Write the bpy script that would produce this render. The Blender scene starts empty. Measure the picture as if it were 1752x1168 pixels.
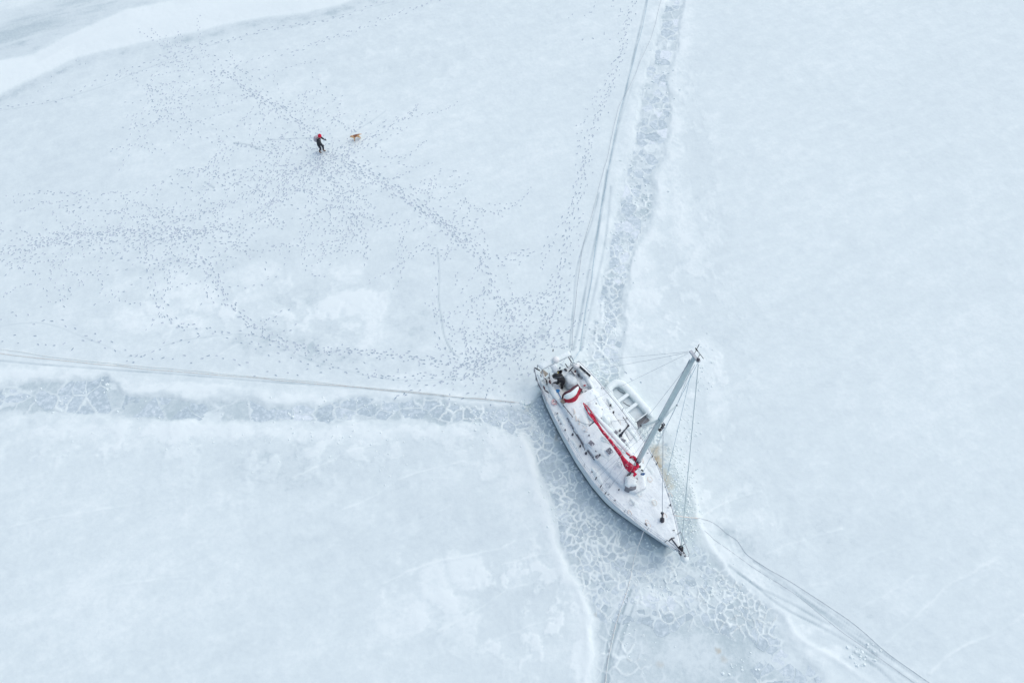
import bpy, bmesh, math, random
import numpy as np
from mathutils import Vector, Matrix

random.seed(7)
rng = np.random.default_rng(7)
scene = bpy.context.scene
COL = scene.collection
R = math.radians

# ------------------------------------------------------------------ camera, sky, sun, exposure
CAM_H, CAM_T, FPX = 38.0, R(27.5), 1168.0
cd = bpy.data.cameras.new('camera')
cam = bpy.data.objects.new('camera', cd)
COL.objects.link(cam)
cam.location = (0, 0, CAM_H)
cam.rotation_euler = (CAM_T, 0, 0)
cd.sensor_width = 36.0
cd.lens = 24.0
cd.clip_start = 0.5
cd.clip_end = 6000
scene.camera = cam

SUN_EL, SUN_AZ = R(58), R(60)            # azimuth measured from +Y (image top) towards +X
world = bpy.data.worlds.new('World')
scene.world = world
world.use_nodes = True
wn = world.node_tree
wn.nodes.clear()
sky = wn.nodes.new('ShaderNodeTexSky')
sky.sky_type = 'NISHITA'
sky.sun_disc = False
sky.sun_elevation = SUN_EL
sky.sun_rotation = SUN_AZ
sky.air_density = 1.0
sky.dust_density = 2.1
sky.ozone_density = 0.0
bg = wn.nodes.new('ShaderNodeBackground')
bg.inputs['Strength'].default_value = 0.15
wo = wn.nodes.new('ShaderNodeOutputWorld')
wn.links.new(sky.outputs[0], bg.inputs[0])
wn.links.new(bg.outputs[0], wo.inputs[0])

sd = bpy.data.lights.new('sun', 'SUN')
sd.energy = 1.15
sd.angle = R(100)
sd.color = (1.0, 1.0, 0.95)
sun = bpy.data.objects.new('sun', sd)
COL.objects.link(sun)
sun.rotation_euler = Vector((math.sin(SUN_AZ) * math.cos(SUN_EL), math.cos(SUN_AZ) * math.cos(SUN_EL),
                             math.sin(SUN_EL))).to_track_quat('Z', 'Y').to_euler()

vs = scene.view_settings
vs.view_transform = 'Standard'
vs.look = 'None'
vs.gamma = 1.0
vs.use_curve_mapping = False
vs.exposure = 0.07


# ------------------------------------------------------------------ surveying helpers
def at(u, v, z=0.0):
    """photograph pixel -> point of the place lying at height z"""
    d = Vector(((u - 876) / FPX, -(v - 584) / FPX, -1.0))
    d = Matrix.Rotation(CAM_T, 3, 'X') @ d
    return Vector((0, 0, CAM_H)) + d * ((z - CAM_H) / d.z)


def g2(pts):
    """list of photograph pixels -> Nx2 array on the ice"""
    return np.array([at(u, v)[:2] for u, v in pts])


# ------------------------------------------------------------------ noise
def _hash(ix, iy, seed):
    h = (ix.astype(np.int64) * 374761393 + iy.astype(np.int64) * 668265263 + seed * 2246822519) & 0xFFFFFFFF
    h = ((h ^ (h >> 13)) * 1274126177) & 0xFFFFFFFF
    return ((h ^ (h >> 16)) & 0xFFFF) / 65535.0


def vnoise(x, y, seed=0):
    x = np.asarray(x, float); y = np.asarray(y, float)
    ix = np.floor(x); iy = np.floor(y)
    fx = x - ix; fy = y - iy
    fx = fx * fx * fx * (fx * (fx * 6 - 15) + 10); fy = fy * fy * fy * (fy * (fy * 6 - 15) + 10)
    a = _hash(ix, iy, seed); b = _hash(ix + 1, iy, seed)
    c = _hash(ix, iy + 1, seed); d = _hash(ix + 1, iy + 1, seed)
    return (a + (b - a) * fx) * (1 - fy) + (c + (d - c) * fx) * fy


def fbm(x, y, scale, octv=4, seed=0, gain=0.5):
    s = 0.0; a = 1.0; t = 0.0
    ca, sa = math.cos(0.6), math.sin(0.6)
    x = np.asarray(x) / scale; y = np.asarray(y) / scale
    for k in range(octv):
        s = s + a * vnoise(x, y, seed + k * 17); t += a; a *= gain
        x, y = (ca * x - sa * y) * 2.03 + 5.1, (sa * x + ca * y) * 2.03 + 1.7
    return s / t * 2 - 1


def sst(a, b, x):
    t = np.clip((x - a) / (b - a), 0, 1)
    return t * t * (3 - 2 * t)


# ------------------------------------------------------------------ mesh helpers
class MB:
    def __init__(self):
        self.v = []; self.f = []; self.m = []
        self.sm = []

    def add(self, vs_, fs, mi=0, smooth=False):
        o = len(self.v)
        self.v.extend([tuple(p) for p in vs_])
        self.f.extend([tuple(i + o for i in f) for f in fs])
        self.m.extend([mi] * len(fs)); self.sm.extend([smooth] * len(fs))
        return self

    def box(self, c, s, rot=None, mi=0, taper=(1, 1)):
        hx, hy, hz = s[0] / 2, s[1] / 2, s[2] / 2
        q = []
        for z, tx, ty in ((-hz, 1, 1), (hz, taper[0], taper[1])):
            for x, y in ((-hx, -hy), (hx, -hy), (hx, hy), (-hx, hy)):
                q.append(Vector((x * tx, y * ty, z)))
        if rot is not None:
            q = [rot @ p for p in q]
        c = Vector(c)
        return self.add([c + p for p in q], [(0, 3, 2, 1), (4, 5, 6, 7), (0, 1, 5, 4), (1, 2, 6, 5), (2, 3, 7, 6), (3, 0, 4, 7)], mi)

    def tube(self, pts, r, n=6, mi=0, caps=True, flat=1.0, smooth=True):
        pts = [Vector(p) for p in pts]
        rs = r if hasattr(r, '__len__') else [r] * len(pts)
        vs_ = []; fs = []
        for i, p in enumerate(pts):
            t = (pts[min(i + 1, len(pts) - 1)] - pts[max(i - 1, 0)])
            if t.length < 1e-9: t = Vector((0, 0, 1))
            t.normalize()
            up = Vector((0, 0, 1)) if abs(t.z) < 0.92 else Vector((1, 0, 0))
            a = t.cross(up).normalized(); b = a.cross(t).normalized()
            for k in range(n):
                w = 2 * math.pi * k / n
                vs_.append(p + a * (math.cos(w) * rs[i]) + b * (math.sin(w) * rs[i] * flat))
        for i in range(len(pts) - 1):
            for k in range(n):
                k2 = (k + 1) % n
                fs.append((i * n + k, i * n + k2, (i + 1) * n + k2, (i + 1) * n + k))
        if caps:
            fs.append(tuple(range(n - 1, -1, -1))); fs.append(tuple((len(pts) - 1) * n + k for k in range(n)))
        return self.add(vs_, fs, mi, smooth)

    def lathe(self, c, prof, n=16, mi=0, axis=None):
        """prof: list of (radius, height)"""
        c = Vector(c); vs_ = []; fs = []
        rot = axis if axis is not None else Matrix.Identity(3)
        for r_, h in prof:
            for k in range(n):
                w = 2 * math.pi * k / n
                vs_.append(c + rot @ Vector((math.cos(w) * r_, math.sin(w) * r_, h)))
        for i in range(len(prof) - 1):
            for k in range(n):
                k2 = (k + 1) % n
                fs.append((i * n + k, i * n + k2, (i + 1) * n + k2, (i + 1) * n + k))
        fs.append(tuple(range(n - 1, -1, -1))); fs.append(tuple((len(prof) - 1) * n + k for k in range(n)))
        return self.add(vs_, fs, mi, True)

    def mound(self, c, rx, ry, h, rz=0.0, n=18, rings=5, seed=1, rough=0.25, mi=0, sink=0.03, power=2.0):
        """lumpy dome of snow"""
        c = Vector(c); vs_ = []; fs = []
        ca, sa = math.cos(rz), math.sin(rz)
        for i in range(rings):
            t = 1 - i / rings
            for k in range(n):
                w = 2 * math.pi * k / n
                e = 1 + rough * (float(fbm(math.cos(w) * 2 + seed * 3.1, math.sin(w) * 2 + seed, 1.0, 2, seed)))
                x = math.cos(w) * rx * t * e; y = math.sin(w) * ry * t * e
                zz = h * (1 - t ** power)
                zz *= 1 + 0.25 * float(fbm(x * 3 + seed * 7, y * 3, 0.7, 2, seed + 5))
                if i == 0: zz = -sink
                vs_.append(c + Vector((ca * x - sa * y, sa * x + ca * y, zz)))
        vs_.append(c + Vector((0, 0, h)))
        for i in range(rings - 1):
            for k in range(n):
                k2 = (k + 1) % n
                fs.append((i * n + k, i * n + k2, (i + 1) * n + k2, (i + 1) * n + k))
        for k in range(n):
            fs.append(((rings - 1) * n + k, (rings - 1) * n + (k + 1) % n, rings * n))
        return self.add(vs_, fs, mi, True)

    def grid(self, P, mi=0, smooth=True, flip=False):
        """P: [rows][cols] of points"""
        r_, c_ = len(P), len(P[0])
        vs_ = [p for row in P for p in row]
        fs = []
        for i in range(r_ - 1):
            for j in range(c_ - 1):
                q = (i * c_ + j, i * c_ + j + 1, (i + 1) * c_ + j + 1, (i + 1) * c_ + j)
                fs.append(q[::-1] if flip else q)
        return self.add(vs_, fs, mi, smooth)

    def mesh(self, name, mats):
        me = bpy.data.meshes.new(name)
        me.from_pydata([tuple(p) for p in self.v], [], self.f)
        for m in (mats if isinstance(mats, (list, tuple)) else [mats]):
            me.materials.append(m)
        me.polygons.foreach_set('material_index', self.m)
        me.polygons.foreach_set('use_smooth', self.sm)
        me.update()
        return me

    def build(self, name, mats, parent=None):
        o = bpy.data.objects.new(name, self.mesh(name, mats))
        COL.objects.link(o)
        if parent is not None: o.parent = parent
        return o


def tag(o, label=None, cat=None, group=None, kind=None):
    if label: o['label'] = label
    if cat: o['category'] = cat
    if group: o['group'] = group
    if kind: o['kind'] = kind
    return o


def empty(name, loc=(0, 0, 0), rz=0.0):
    o = bpy.data.objects.new(name, None)
    o.empty_display_size = 0.2
    COL.objects.link(o)
    o.location = loc
    o.rotation_euler = (0, 0, rz)
    return o


# ------------------------------------------------------------------ materials
def nodes(m):
    m.use_nodes = True
    nt = m.node_tree
    return nt, nt.nodes['Principled BSDF'], nt.nodes, nt.links


def mat(name, col, rough=0.6, var=0.12, scale=6.0, bump=0.0, bscale=30.0, metal=0.0, spec=0.5, col2=None, lo=0.42, hi=0.6):
    """plain surface: base colour broken up by noise; col2 adds patches of a second colour (wear, frost)"""
    m = bpy.data.materials.new(name)
    nt, b, N, L = nodes(m)
    tc = N.new('ShaderNodeTexCoord')
    n1 = N.new('ShaderNodeTexNoise'); n1.inputs['Scale'].default_value = scale; n1.inputs['Detail'].default_value = 6
    L.new(tc.outputs['Object'], n1.inputs['Vector'])
    mp = N.new('ShaderNodeMapRange')
    mp.inputs['From Min'].default_value = 0.3; mp.inputs['From Max'].default_value = 0.7
    mp.inputs['To Min'].default_value = 1 - var; mp.inputs['To Max'].default_value = 1 + var * 0.6
    L.new(n1.outputs['Fac'], mp.inputs['Value'])
    mx = N.new('ShaderNodeMix'); mx.data_type = 'RGBA'; mx.blend_type = 'MULTIPLY'; mx.inputs['Factor'].default_value = 1.0
    mx.inputs['A'].default_value = (*col, 1)
    L.new(mp.outputs['Result'], mx.inputs['B'])
    out = mx.outputs['Result']
    if col2 is not None:
        n2 = N.new('ShaderNodeTexNoise'); n2.inputs['Scale'].default_value = scale * 1.7; n2.inputs['Detail'].default_value = 8
        n2.inputs['Roughness'].default_value = 0.65
        L.new(tc.outputs['Object'], n2.inputs['Vector'])
        m2 = N.new('ShaderNodeMapRange'); m2.inputs['From Min'].default_value = lo; m2.inputs['From Max'].default_value = hi
        L.new(n2.outputs['Fac'], m2.inputs['Value'])
        x2 = N.new('ShaderNodeMix'); x2.data_type = 'RGBA'
        L.new(m2.outputs['Result'], x2.inputs['Factor'])
        L.new(out, x2.inputs['A']); x2.inputs['B'].default_value = (*col2, 1)
        out = x2.outputs['Result']
    L.new(out, b.inputs['Base Color'])
    b.inputs['Roughness'].default_value = rough
    b.inputs['Metallic'].default_value = metal
    b.inputs['Specular IOR Level'].default_value = spec
    if bump:
        n3 = N.new('ShaderNodeTexNoise'); n3.inputs['Scale'].default_value = bscale; n3.inputs['Detail'].default_value = 5
        L.new(tc.outputs['Object'], n3.inputs['Vector'])
        bp = N.new('ShaderNodeBump'); bp.inputs['Strength'].default_value = bump; bp.inputs['Distance'].default_value = 0.03
        L.new(n3.outputs['Fac'], bp.inputs['Height']); L.new(bp.outputs['Normal'], b.inputs['Normal'])
    return m


SNOW = (0.83, 0.905, 0.885)
M = {}
M['snow'] = mat('fresh_snow', SNOW, 0.8, 0.06, 3.0, 0.5, 14.0, spec=0.2)
M['snow_deck'] = mat('deck_snow', (0.86, 0.92, 0.905), 0.8, 0.05, 2.6, 1.0, 6.0, spec=0.2, col2=(0.62, 0.68, 0.72), lo=0.55, hi=0.70)
M['gel'] = mat('white_gelcoat', (0.80, 0.87, 0.86), 0.35, 0.08, 2.0, col2=(0.80, 0.83, 0.85), lo=0.5, hi=0.64)
M['boot'] = mat('dark_boot_stripe', (0.10, 0.14, 0.16), 0.45, 0.2, 3.0)
M['rubrail'] = mat('dark_rub_rail', (0.16, 0.18, 0.20), 0.5, 0.2, 8.0, col2=(0.7, 0.72, 0.75), lo=0.5, hi=0.6)
M['alu'] = mat('grey_anodised_mast', (0.57, 0.67, 0.665), 0.42, 0.08, 3.0, metal=0.0)
M['steel'] = mat('stainless_tube', (0.42, 0.44, 0.47), 0.35, 0.1, 10.0, metal=0.6)
M['wire'] = mat('rigging_wire', (0.42, 0.46, 0.50), 0.45, 0.1, 10.0, metal=0.3)
M['black'] = mat('black_rubber', (0.018, 0.019, 0.024), 0.55, 0.3, 9.0)
M['dark'] = mat('dark_fitting', (0.05, 0.05, 0.065), 0.5, 0.3, 9.0, col2=(0.55, 0.57, 0.62), lo=0.6, hi=0.66)
M['red'] = mat('red_canvas', (0.60, 0.012, 0.055), 0.75, 0.45, 6.0, 1.0, 9.0, col2=SNOW, lo=0.60, hi=0.65)
M['red2'] = mat('red_sprayhood_canvas', (0.50, 0.008, 0.04), 0.7, 0.4, 6.0, 0.9, 8.0, col2=SNOW, lo=0.66, hi=0.70)
M['maroon'] = mat('maroon_canvas', (0.11, 0.03, 0.045), 0.75, 0.3, 7.0, 0.4, 16.0)
M['acryl'] = mat('smoked_acrylic', (0.17, 0.18, 0.21), 0.25, 0.15, 6.0, col2=(0.7, 0.73, 0.77), lo=0.55, hi=0.62)
M['greybox'] = mat('grey_hatch_front', (0.20, 0.21, 0.235), 0.5, 0.15, 5.0)
M['coach'] = mat('cabin_side_paint', (0.78, 0.83, 0.84), 0.45, 0.08, 3.0)
M['teak'] = mat('weathered_teak', (0.30, 0.25, 0.20), 0.7, 0.3, 9.0)
M['tan'] = mat('beige_board', (0.46, 0.40, 0.31), 0.7, 0.25, 10.0)
M['panel'] = mat('solar_panel_edge', (0.22, 0.25, 0.30), 0.4, 0.1, 6.0)
M['blue'] = mat('blue_plastic', (0.03, 0.20, 0.46), 0.5, 0.15, 9.0)
M['bluebag'] = mat('blue_cloth', (0.015, 0.10, 0.30), 0.7, 0.15, 9.0)
M['redbuoy'] = mat('red_buoy_plastic', (0.55, 0.03, 0.07), 0.5, 0.2, 9.0, col2=SNOW, lo=0.5, hi=0.56)
M['tarp'] = mat('pale_grey_cover', (0.74, 0.82, 0.83), 0.7, 0.1, 3.0, 0.4, 10.0)
M['cream'] = mat('cream_canister', (0.82, 0.83, 0.80), 0.5, 0.08, 6.0)
M['orange'] = mat('faded_orange_rope', (0.82, 0.64, 0.52), 0.8, 0.2, 14.0, col2=SNOW, lo=0.47, hi=0.58)
M['rope_beige'] = mat('frosted_beige_rope', (0.86, 0.80, 0.74), 0.85, 0.15, 10.0, col2=SNOW, lo=0.42, hi=0.56)
M['rope_dark'] = mat('wet_grey_rope', (0.50, 0.55, 0.59), 0.8, 0.3, 8.0, col2=(0.6, 0.63, 0.66), lo=0.52, hi=0.66)
M['rope_blue'] = mat('pale_blue_rope', (0.38, 0.56, 0.64), 0.8, 0.2, 8.0, col2=SNOW, lo=0.5, hi=0.66)
M['rubber'] = mat('pale_inflatable_fabric', (0.62, 0.64, 0.66), 0.55, 0.1, 4.0, col2=SNOW, lo=0.42, hi=0.55)
M['dfloor'] = mat('dinghy_floor_frost', (0.66, 0.755, 0.775), 0.6, 0.12, 4.0, col2=(0.72, 0.79, 0.81), lo=0.45, hi=0.6)
M['transom'] = mat('grey_transom', (0.17, 0.18, 0.195), 0.5, 0.15, 5.0)
M['skin'] = mat('skin', (0.55, 0.36, 0.28), 0.6, 0.1, 9.0)
M['knit'] = mat('red_knit', (0.72, 0.012, 0.045), 0.85, 0.15, 30.0)
M['pack'] = mat('grey_pink_backpack', (0.50, 0.44, 0.47), 0.7, 0.15, 12.0)
M['hair'] = mat('dark_hair', (0.02, 0.016, 0.014), 0.6, 0.2, 20.0)


def banded(name, bands, rough=0.8):
    """clothing bands by height on a figure: bands = [(z_top, colour), ...]"""
    m = bpy.data.materials.new(name)
    nt, b, N, L = nodes(m)
    tc = N.new('ShaderNodeTexCoord'); sp = N.new('ShaderNodeSeparateXYZ')
    L.new(tc.outputs['Object'], sp.inputs[0])
    out = None
    for zt, c in bands:
        if out is None:
            rgb = N.new('ShaderNodeRGB'); rgb.outputs[0].default_value = (*c, 1); out = rgb.outputs[0]
        else:
            gt = N.new('ShaderNodeMath'); gt.operation = 'GREATER_THAN'; gt.inputs[1].default_value = zt
            L.new(sp.outputs['Z'], gt.inputs[0])
            mx = N.new('ShaderNodeMix'); mx.data_type = 'RGBA'
            L.new(gt.outputs[0], mx.inputs['Factor']); L.new(out, mx.inputs['A']); mx.inputs['B'].default_value = (*c, 1)
            out = mx.outputs['Result']
    L.new(out, b.inputs['Base Color'])
    b.inputs['Roughness'].default_value = rough
    return m


# ------------------------------------------------------------------ the frozen sea: layout taken from the photograph
CH_UP = g2([(1142, -120), (1140, 0), (1127, 55), (1115, 100), (1098, 150), (1090, 190), (1086, 230), (1072, 290), (1066, 330), (1056, 360), (1042, 410),
            (1034, 450), (1022, 520), (1010, 570), (1000, 620), (1010, 640), (1040, 665), (1064, 640), (1066, 560), (1070, 500), (1075, 450),
            (1090, 420), (1107, 385), (1119, 345), (1116, 305), (1130, 270), (1147, 235), (1150, 185), (1142, 140), (1152, 95), (1163, 50), (1168, 0), (1176, -120)])
CH_LEFT = g2([(-200, 662), (0, 656), (60, 648), (105, 655), (150, 645), (185, 640), (215, 662), (250, 674), (330, 688), (405, 682), (440, 678), (462, 692),
              (555, 690), (580, 680), (615, 672), (690, 680), (720, 676), (800, 690), (850, 696), (905, 698), (960, 700), (960, 750),
              (905, 752), (870, 742), (820, 728), (760, 724), (700, 722), (640, 722), (590, 724), (540, 720), (500, 724), (440, 722), (370, 726), (300, 724), (240, 716), (150, 707),
              (70, 708), (0, 702), (-200, 700)])
# basin of broken and refrozen ice round the hull
CH_BASIN = g2([(900, 690), (905, 745), (914, 790), (928, 830), (938, 872), (952, 915), (964, 960), (990, 1000), (1018, 1060), (1012, 1110), (1020, 1250),
               (1420, 1250), (1400, 1150), (1340, 1075), (1330, 1045), (1290, 1010), (1230, 970), (1203, 930), (1197, 890), (1188, 850), (1165, 815), (1155, 790),
               (1148, 762), (1130, 735), (1110, 715), (1080, 690), (1062, 660), (1055, 610), (1000, 610), (980, 640), (930, 660)])
ZONES = [  # polygon, cell spacing, ridge strength, plate share
    (g2([(1000, -140), (1250, -140), (1250, 300), (1000, 300)]), 0.95, 0.6, 0.8),
    (g2([(1000, 300), (1250, 300), (1150, 480), (1000, 480)]), 0.95, 0.8, 0.8),
    (g2([(960, 480), (1150, 480), (1150, 700), (1030, 680), (960, 650)]), 0.60, 1.0, 0.9),
    (g2([(-250, 600), (200, 600), (200, 780), (-250, 780)]), 1.3, 0.45, 0.9),
    (g2([(200, 600), (480, 600), (480, 780), (200, 780)]), 1.9, 0.35, 1.0),
    (g2([(480, 600), (700, 600), (700, 780), (480, 780)]), 1.2, 0.7, 1.0),
    (g2([(700, 600), (880, 600), (880, 780), (700, 780)]), 0.95, 1.0, 0.9),
    (g2([(880, 620), (945, 640), (985, 800), (900, 800)]), 0.60, 1.1, 1.0),
    (g2([(890, 800), (985, 800), (1100, 925), (1060, 975), (960, 960)]), 0.50, 1.7, 1.0),
    (g2([(950, 955), (1060, 975), (1110, 925), (1170, 960), (1250, 960), (1330, 1050), (1280, 1085), (1060, 1060), (1000, 1040)]), 0.46, 1.4, 0.6),
    (g2([(1000, 1040), (1060, 1060), (1110, 1075), (1100, 1180), (1000, 1180)]), 0.8, 0.6, 0.0),
    (g2([(1110, 1075), (1290, 1085), (1290, 1250), (1100, 1250)]), 1.0, 0.35, 0.0),
    (g2([(1280, 1085), (1340, 1050), (1420, 1150), (1420, 1250), (1290, 1250)]), 0.9, 1.0, 0.6),
    (g2([(1100, 700), (1160, 770), (1215, 900), (1180, 960), (1160, 930), (1120, 790)]), 0.27, 1.3, 0.9),
    (g2([(1040, 640), (1110, 700), (1120, 790), (1060, 720)]), 0.40, 0.7, 0.9),
]

HOLE = None


def seg_dist(X, Y, poly, closed=True, cap=1e9):
    """distance of grid nodes to a polyline"""
    d2 = np.full(X.shape, 1e12)
    n = len(poly)
    for i in range(n if closed else n - 1):
        a = poly[i]; b = poly[(i + 1) % n]
        ab = b - a; l2 = ab @ ab + 1e-12
        t = np.clip(((X - a[0]) * ab[0] + (Y - a[1]) * ab[1]) / l2, 0, 1)
        dx = X - (a[0] + t * ab[0]); dy = Y - (a[1] + t * ab[1])
        np.minimum(d2, dx * dx + dy * dy, out=d2)
    return np.sqrt(d2)


def inside(X, Y, poly):
    c = np.zeros(X.shape, bool)
    n = len(poly)
    for i in range(n):
        x1, y1 = poly[i]; x2, y2 = poly[(i + 1) % n]
        if y1 == y2: continue
        c ^= ((y1 > Y) != (y2 > Y)) & (X < (x2 - x1) * (Y - y1) / (y2 - y1) + x1)
    return c


def sdf(X, Y, poly):
    """positive inside"""
    d = seg_dist(X, Y, poly)
    return np.where(inside(X, Y, poly), d, -d)


def windowed(fn, X, Y, poly, margin, closed, default):
    """evaluate only where the grid is near the polyline"""
    lo = poly.min(0) - margin; hi = poly.max(0) + margin
    xs = X[0]; ys = Y[:, 0]
    i0, i1 = np.searchsorted(xs, lo[0]), np.searchsorted(xs, hi[0])
    j0, j1 = np.searchsorted(ys, lo[1]), np.searchsorted(ys, hi[1])
    out = np.full(X.shape, default)
    if i1 > i0 and j1 > j0:
        out[j0:j1, i0:i1] = fn(X[j0:j1, i0:i1], Y[j0:j1, i0:i1], poly, closed) if fn is seg_dist else fn(X[j0:j1, i0:i1], Y[j0:j1, i0:i1], poly)
    return out


def spline(P, step=0.4):
    """Catmull-Rom resampling"""
    P = np.asarray(P, float); out = []
    n = len(P)
    for i in range(n - 1):
        p0 = P[max(i - 1, 0)]; p1 = P[i]; p2 = P[i + 1]; p3 = P[min(i + 2, n - 1)]
        k = max(2, int(np.linalg.norm(p2 - p1) / step))
        for j in range(k):
            t = j / k
            out.append(0.5 * ((2 * p1) + (-p0 + p2) * t + (2 * p0 - 5 * p1 + 4 * p2 - p3) * t * t + (-p0 + 3 * p1 - 3 * p2 + p3) * t ** 3))
    out.append(P[-1])
    return np.array(out)


# grid lines: fine round the boat, coarser away from it, then out to the horizon
def lines(segs, far):
    out = []
    for a, b, s in segs:
        out.append(np.arange(a, b, s))
    core = np.concatenate(out)
    st = segs[0][2]; lo = []; x = core[0]
    while x > -far:
        st *= 1.35; x -= st; lo.append(x)
    st = segs[-1][2]; hi = []; x = core[-1]
    while x < far:
        st *= 1.35; x += st; hi.append(x)
    return np.concatenate([lo[::-1], core, hi])


gx = lines([(-46, -2, 0.085), (-2, 15, 0.052), (15, 46, 0.10)], 2500)
gy = lines([(-1.5, 22, 0.056), (22, 54.5, 0.10)], 2500)
X, Y = np.meshgrid(gx, gy)
NEAR = (np.abs(X) < 60) & (Y > -8) & (Y < 70)


def warp(x, y):
    return (0.34 * fbm(x, y, 1.7, 3, 91) + 0.14 * fbm(x, y, 0.42, 2, 191), 0.34 * fbm(x, y, 1.7, 3, 57) + 0.14 * fbm(x, y, 0.42, 2, 157))


WX, WY = warp(X, Y)
E1 = 0.50 * fbm(X, Y, 2.3, 6, 11, 0.66)
XW, YW = X + E1, Y + 0.50 * fbm(X, Y, 2.3, 6, 23, 0.66)


def wsdf(poly, margin=3.0):
    lo = poly.min(0) - margin; hi = poly.max(0) + margin
    i0, i1 = np.searchsorted(gx, lo[0]), np.searchsorted(gx, hi[0])
    j0, j1 = np.searchsorted(gy, lo[1]), np.searchsorted(gy, hi[1])
    out = np.full(X.shape, -margin)
    out[j0:j1, i0:i1] = sdf(XW[j0:j1, i0:i1], YW[j0:j1, i0:i1], poly)
    return out


s_up, s_left, s_bas = wsdf(CH_UP), wsdf(CH_LEFT), wsdf(CH_BASIN)
S = np.maximum(np.maximum(s_up, s_left), s_bas)       # >0 : open lead that froze again
soft = 0.16 + 0.22 * np.clip(fbm(X, Y, 2.0, 3, 131) + .3, 0, 1)
chan = sst(-soft, soft, S)

# --- cell seeds
seeds = []; srad = []; sridge = []; sshare = []
for poly, sp, rg, share in ZONES:
    lo = poly.min(0); hi = poly.max(0)
    n_try = int((hi - lo).prod() / sp ** 2 * 9)
    c = rng.random((n_try, 2)) * (hi - lo) + lo
    c = c[inside(c[:, 0], c[:, 1], poly)]
    s_here = np.maximum(np.maximum(sdf(c[:, 0], c[:, 1], CH_UP), sdf(c[:, 0], c[:, 1], CH_LEFT)), sdf(c[:, 0], c[:, 1], CH_BASIN))
    c = c[s_here > -0.9]
    for p in c:
        if seeds:
            A = np.asarray(seeds); d = np.hypot(A[:, 0] - p[0], A[:, 1] - p[1])
            if (d < sp * random.choice((.4, .6, .85, 1.1, 1.6))).any(): continue
        seeds.append(p); srad.append(sp); sridge.append(rg); sshare.append(share)
seeds = np.array(seeds); srad = np.array(srad); sridge = np.array(sridge); sshare = np.array(sshare)

lab = np.arange(len(seeds))
for k in range(len(seeds)):
    if random.random() < .38:
        nb = np.argsort(((seeds - seeds[k]) ** 2).sum(1))[1:4]
        lab[k] = lab[random.choice(list(nb))]
# --- ridge field from the cells
idx = np.nonzero(((S > -0.5) & NEAR).ravel())[0]
qx = (X + WX).ravel()[idx]; qy = (Y + WY).ravel()[idx]
edge = np.full(X.size, 9.0); cellr = np.zeros(X.size); cells_ = np.zeros(X.size)
for k in range(0, len(idx), 6000):
    q = np.stack([qx[k:k + 6000], qy[k:k + 6000]], 1)
    d2 = ((q[:, None, :] - seeds[None]) ** 2).sum(2)
    nn = np.argpartition(d2, 7, axis=1)[:, :7]
    dd = np.take_along_axis(d2, nn, 1); o = np.argsort(dd, 1)
    nn = np.take_along_axis(nn, o, 1)
    s1 = seeds[nn[:, 0]]; e = np.full(len(q), 9.0)
    for j in range(1, 7):
        s2 = seeds[nn[:, j]]; dv = s2 - s1; ln = np.sqrt((dv ** 2).sum(1)) + 1e-9
        e = np.minimum(e, np.where(lab[nn[:, 0]] == lab[nn[:, j]], 9.0, (((s1 + s2) / 2 - q) * dv).sum(1) / ln))
    edge[idx[k:k + 6000]] = e
    cellr[idx[k:k + 6000]] = sridge[nn[:, 0]]; cells_[idx[k:k + 6000]] = srad[nn[:, 0]]
edge = edge.reshape(X.shape); cellr = cellr.reshape(X.shape); cells_ = cells_.reshape(X.shape)
wid = 0.034 + 0.026 * np.clip(cells_, 0, 1.5) + 0.05 * fbm(X, Y, 0.9, 3, 301)
ridge = (1 - sst(0.25, 1.25, edge / np.maximum(wid, 0.02))) * np.clip(cellr * (0.62 + 1.6 * fbm(X, Y, 1.9, 4, 77)), 0, 1.1) * chan

# --- relief and snow cover
ca, sa = math.cos(R(24)), math.sin(R(24))
U_, V_ = X * ca + Y * sa, -X * sa + Y * ca             # wind direction
drift = fbm(U_ / 6.0, V_, 1.9, 4, 401)
big = fbm(X, Y, 9.0, 4, 5)
mott = fbm(X, Y, 0.62, 3, 601)
fine = fbm(X, Y, 0.22, 2, 613)
Z = 0.035 * big + 0.022 * drift + 0.010 * mott + 0.005 * fine
rip = fbm(U_ / 3.2, V_, 0.42, 3, 433)
cover = 0.65 + 0.10 * drift + 0.06 * big + 0.14 * mott + 0.09 * fine + 0.13 * rip
Z += 0.008 * rip

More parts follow.
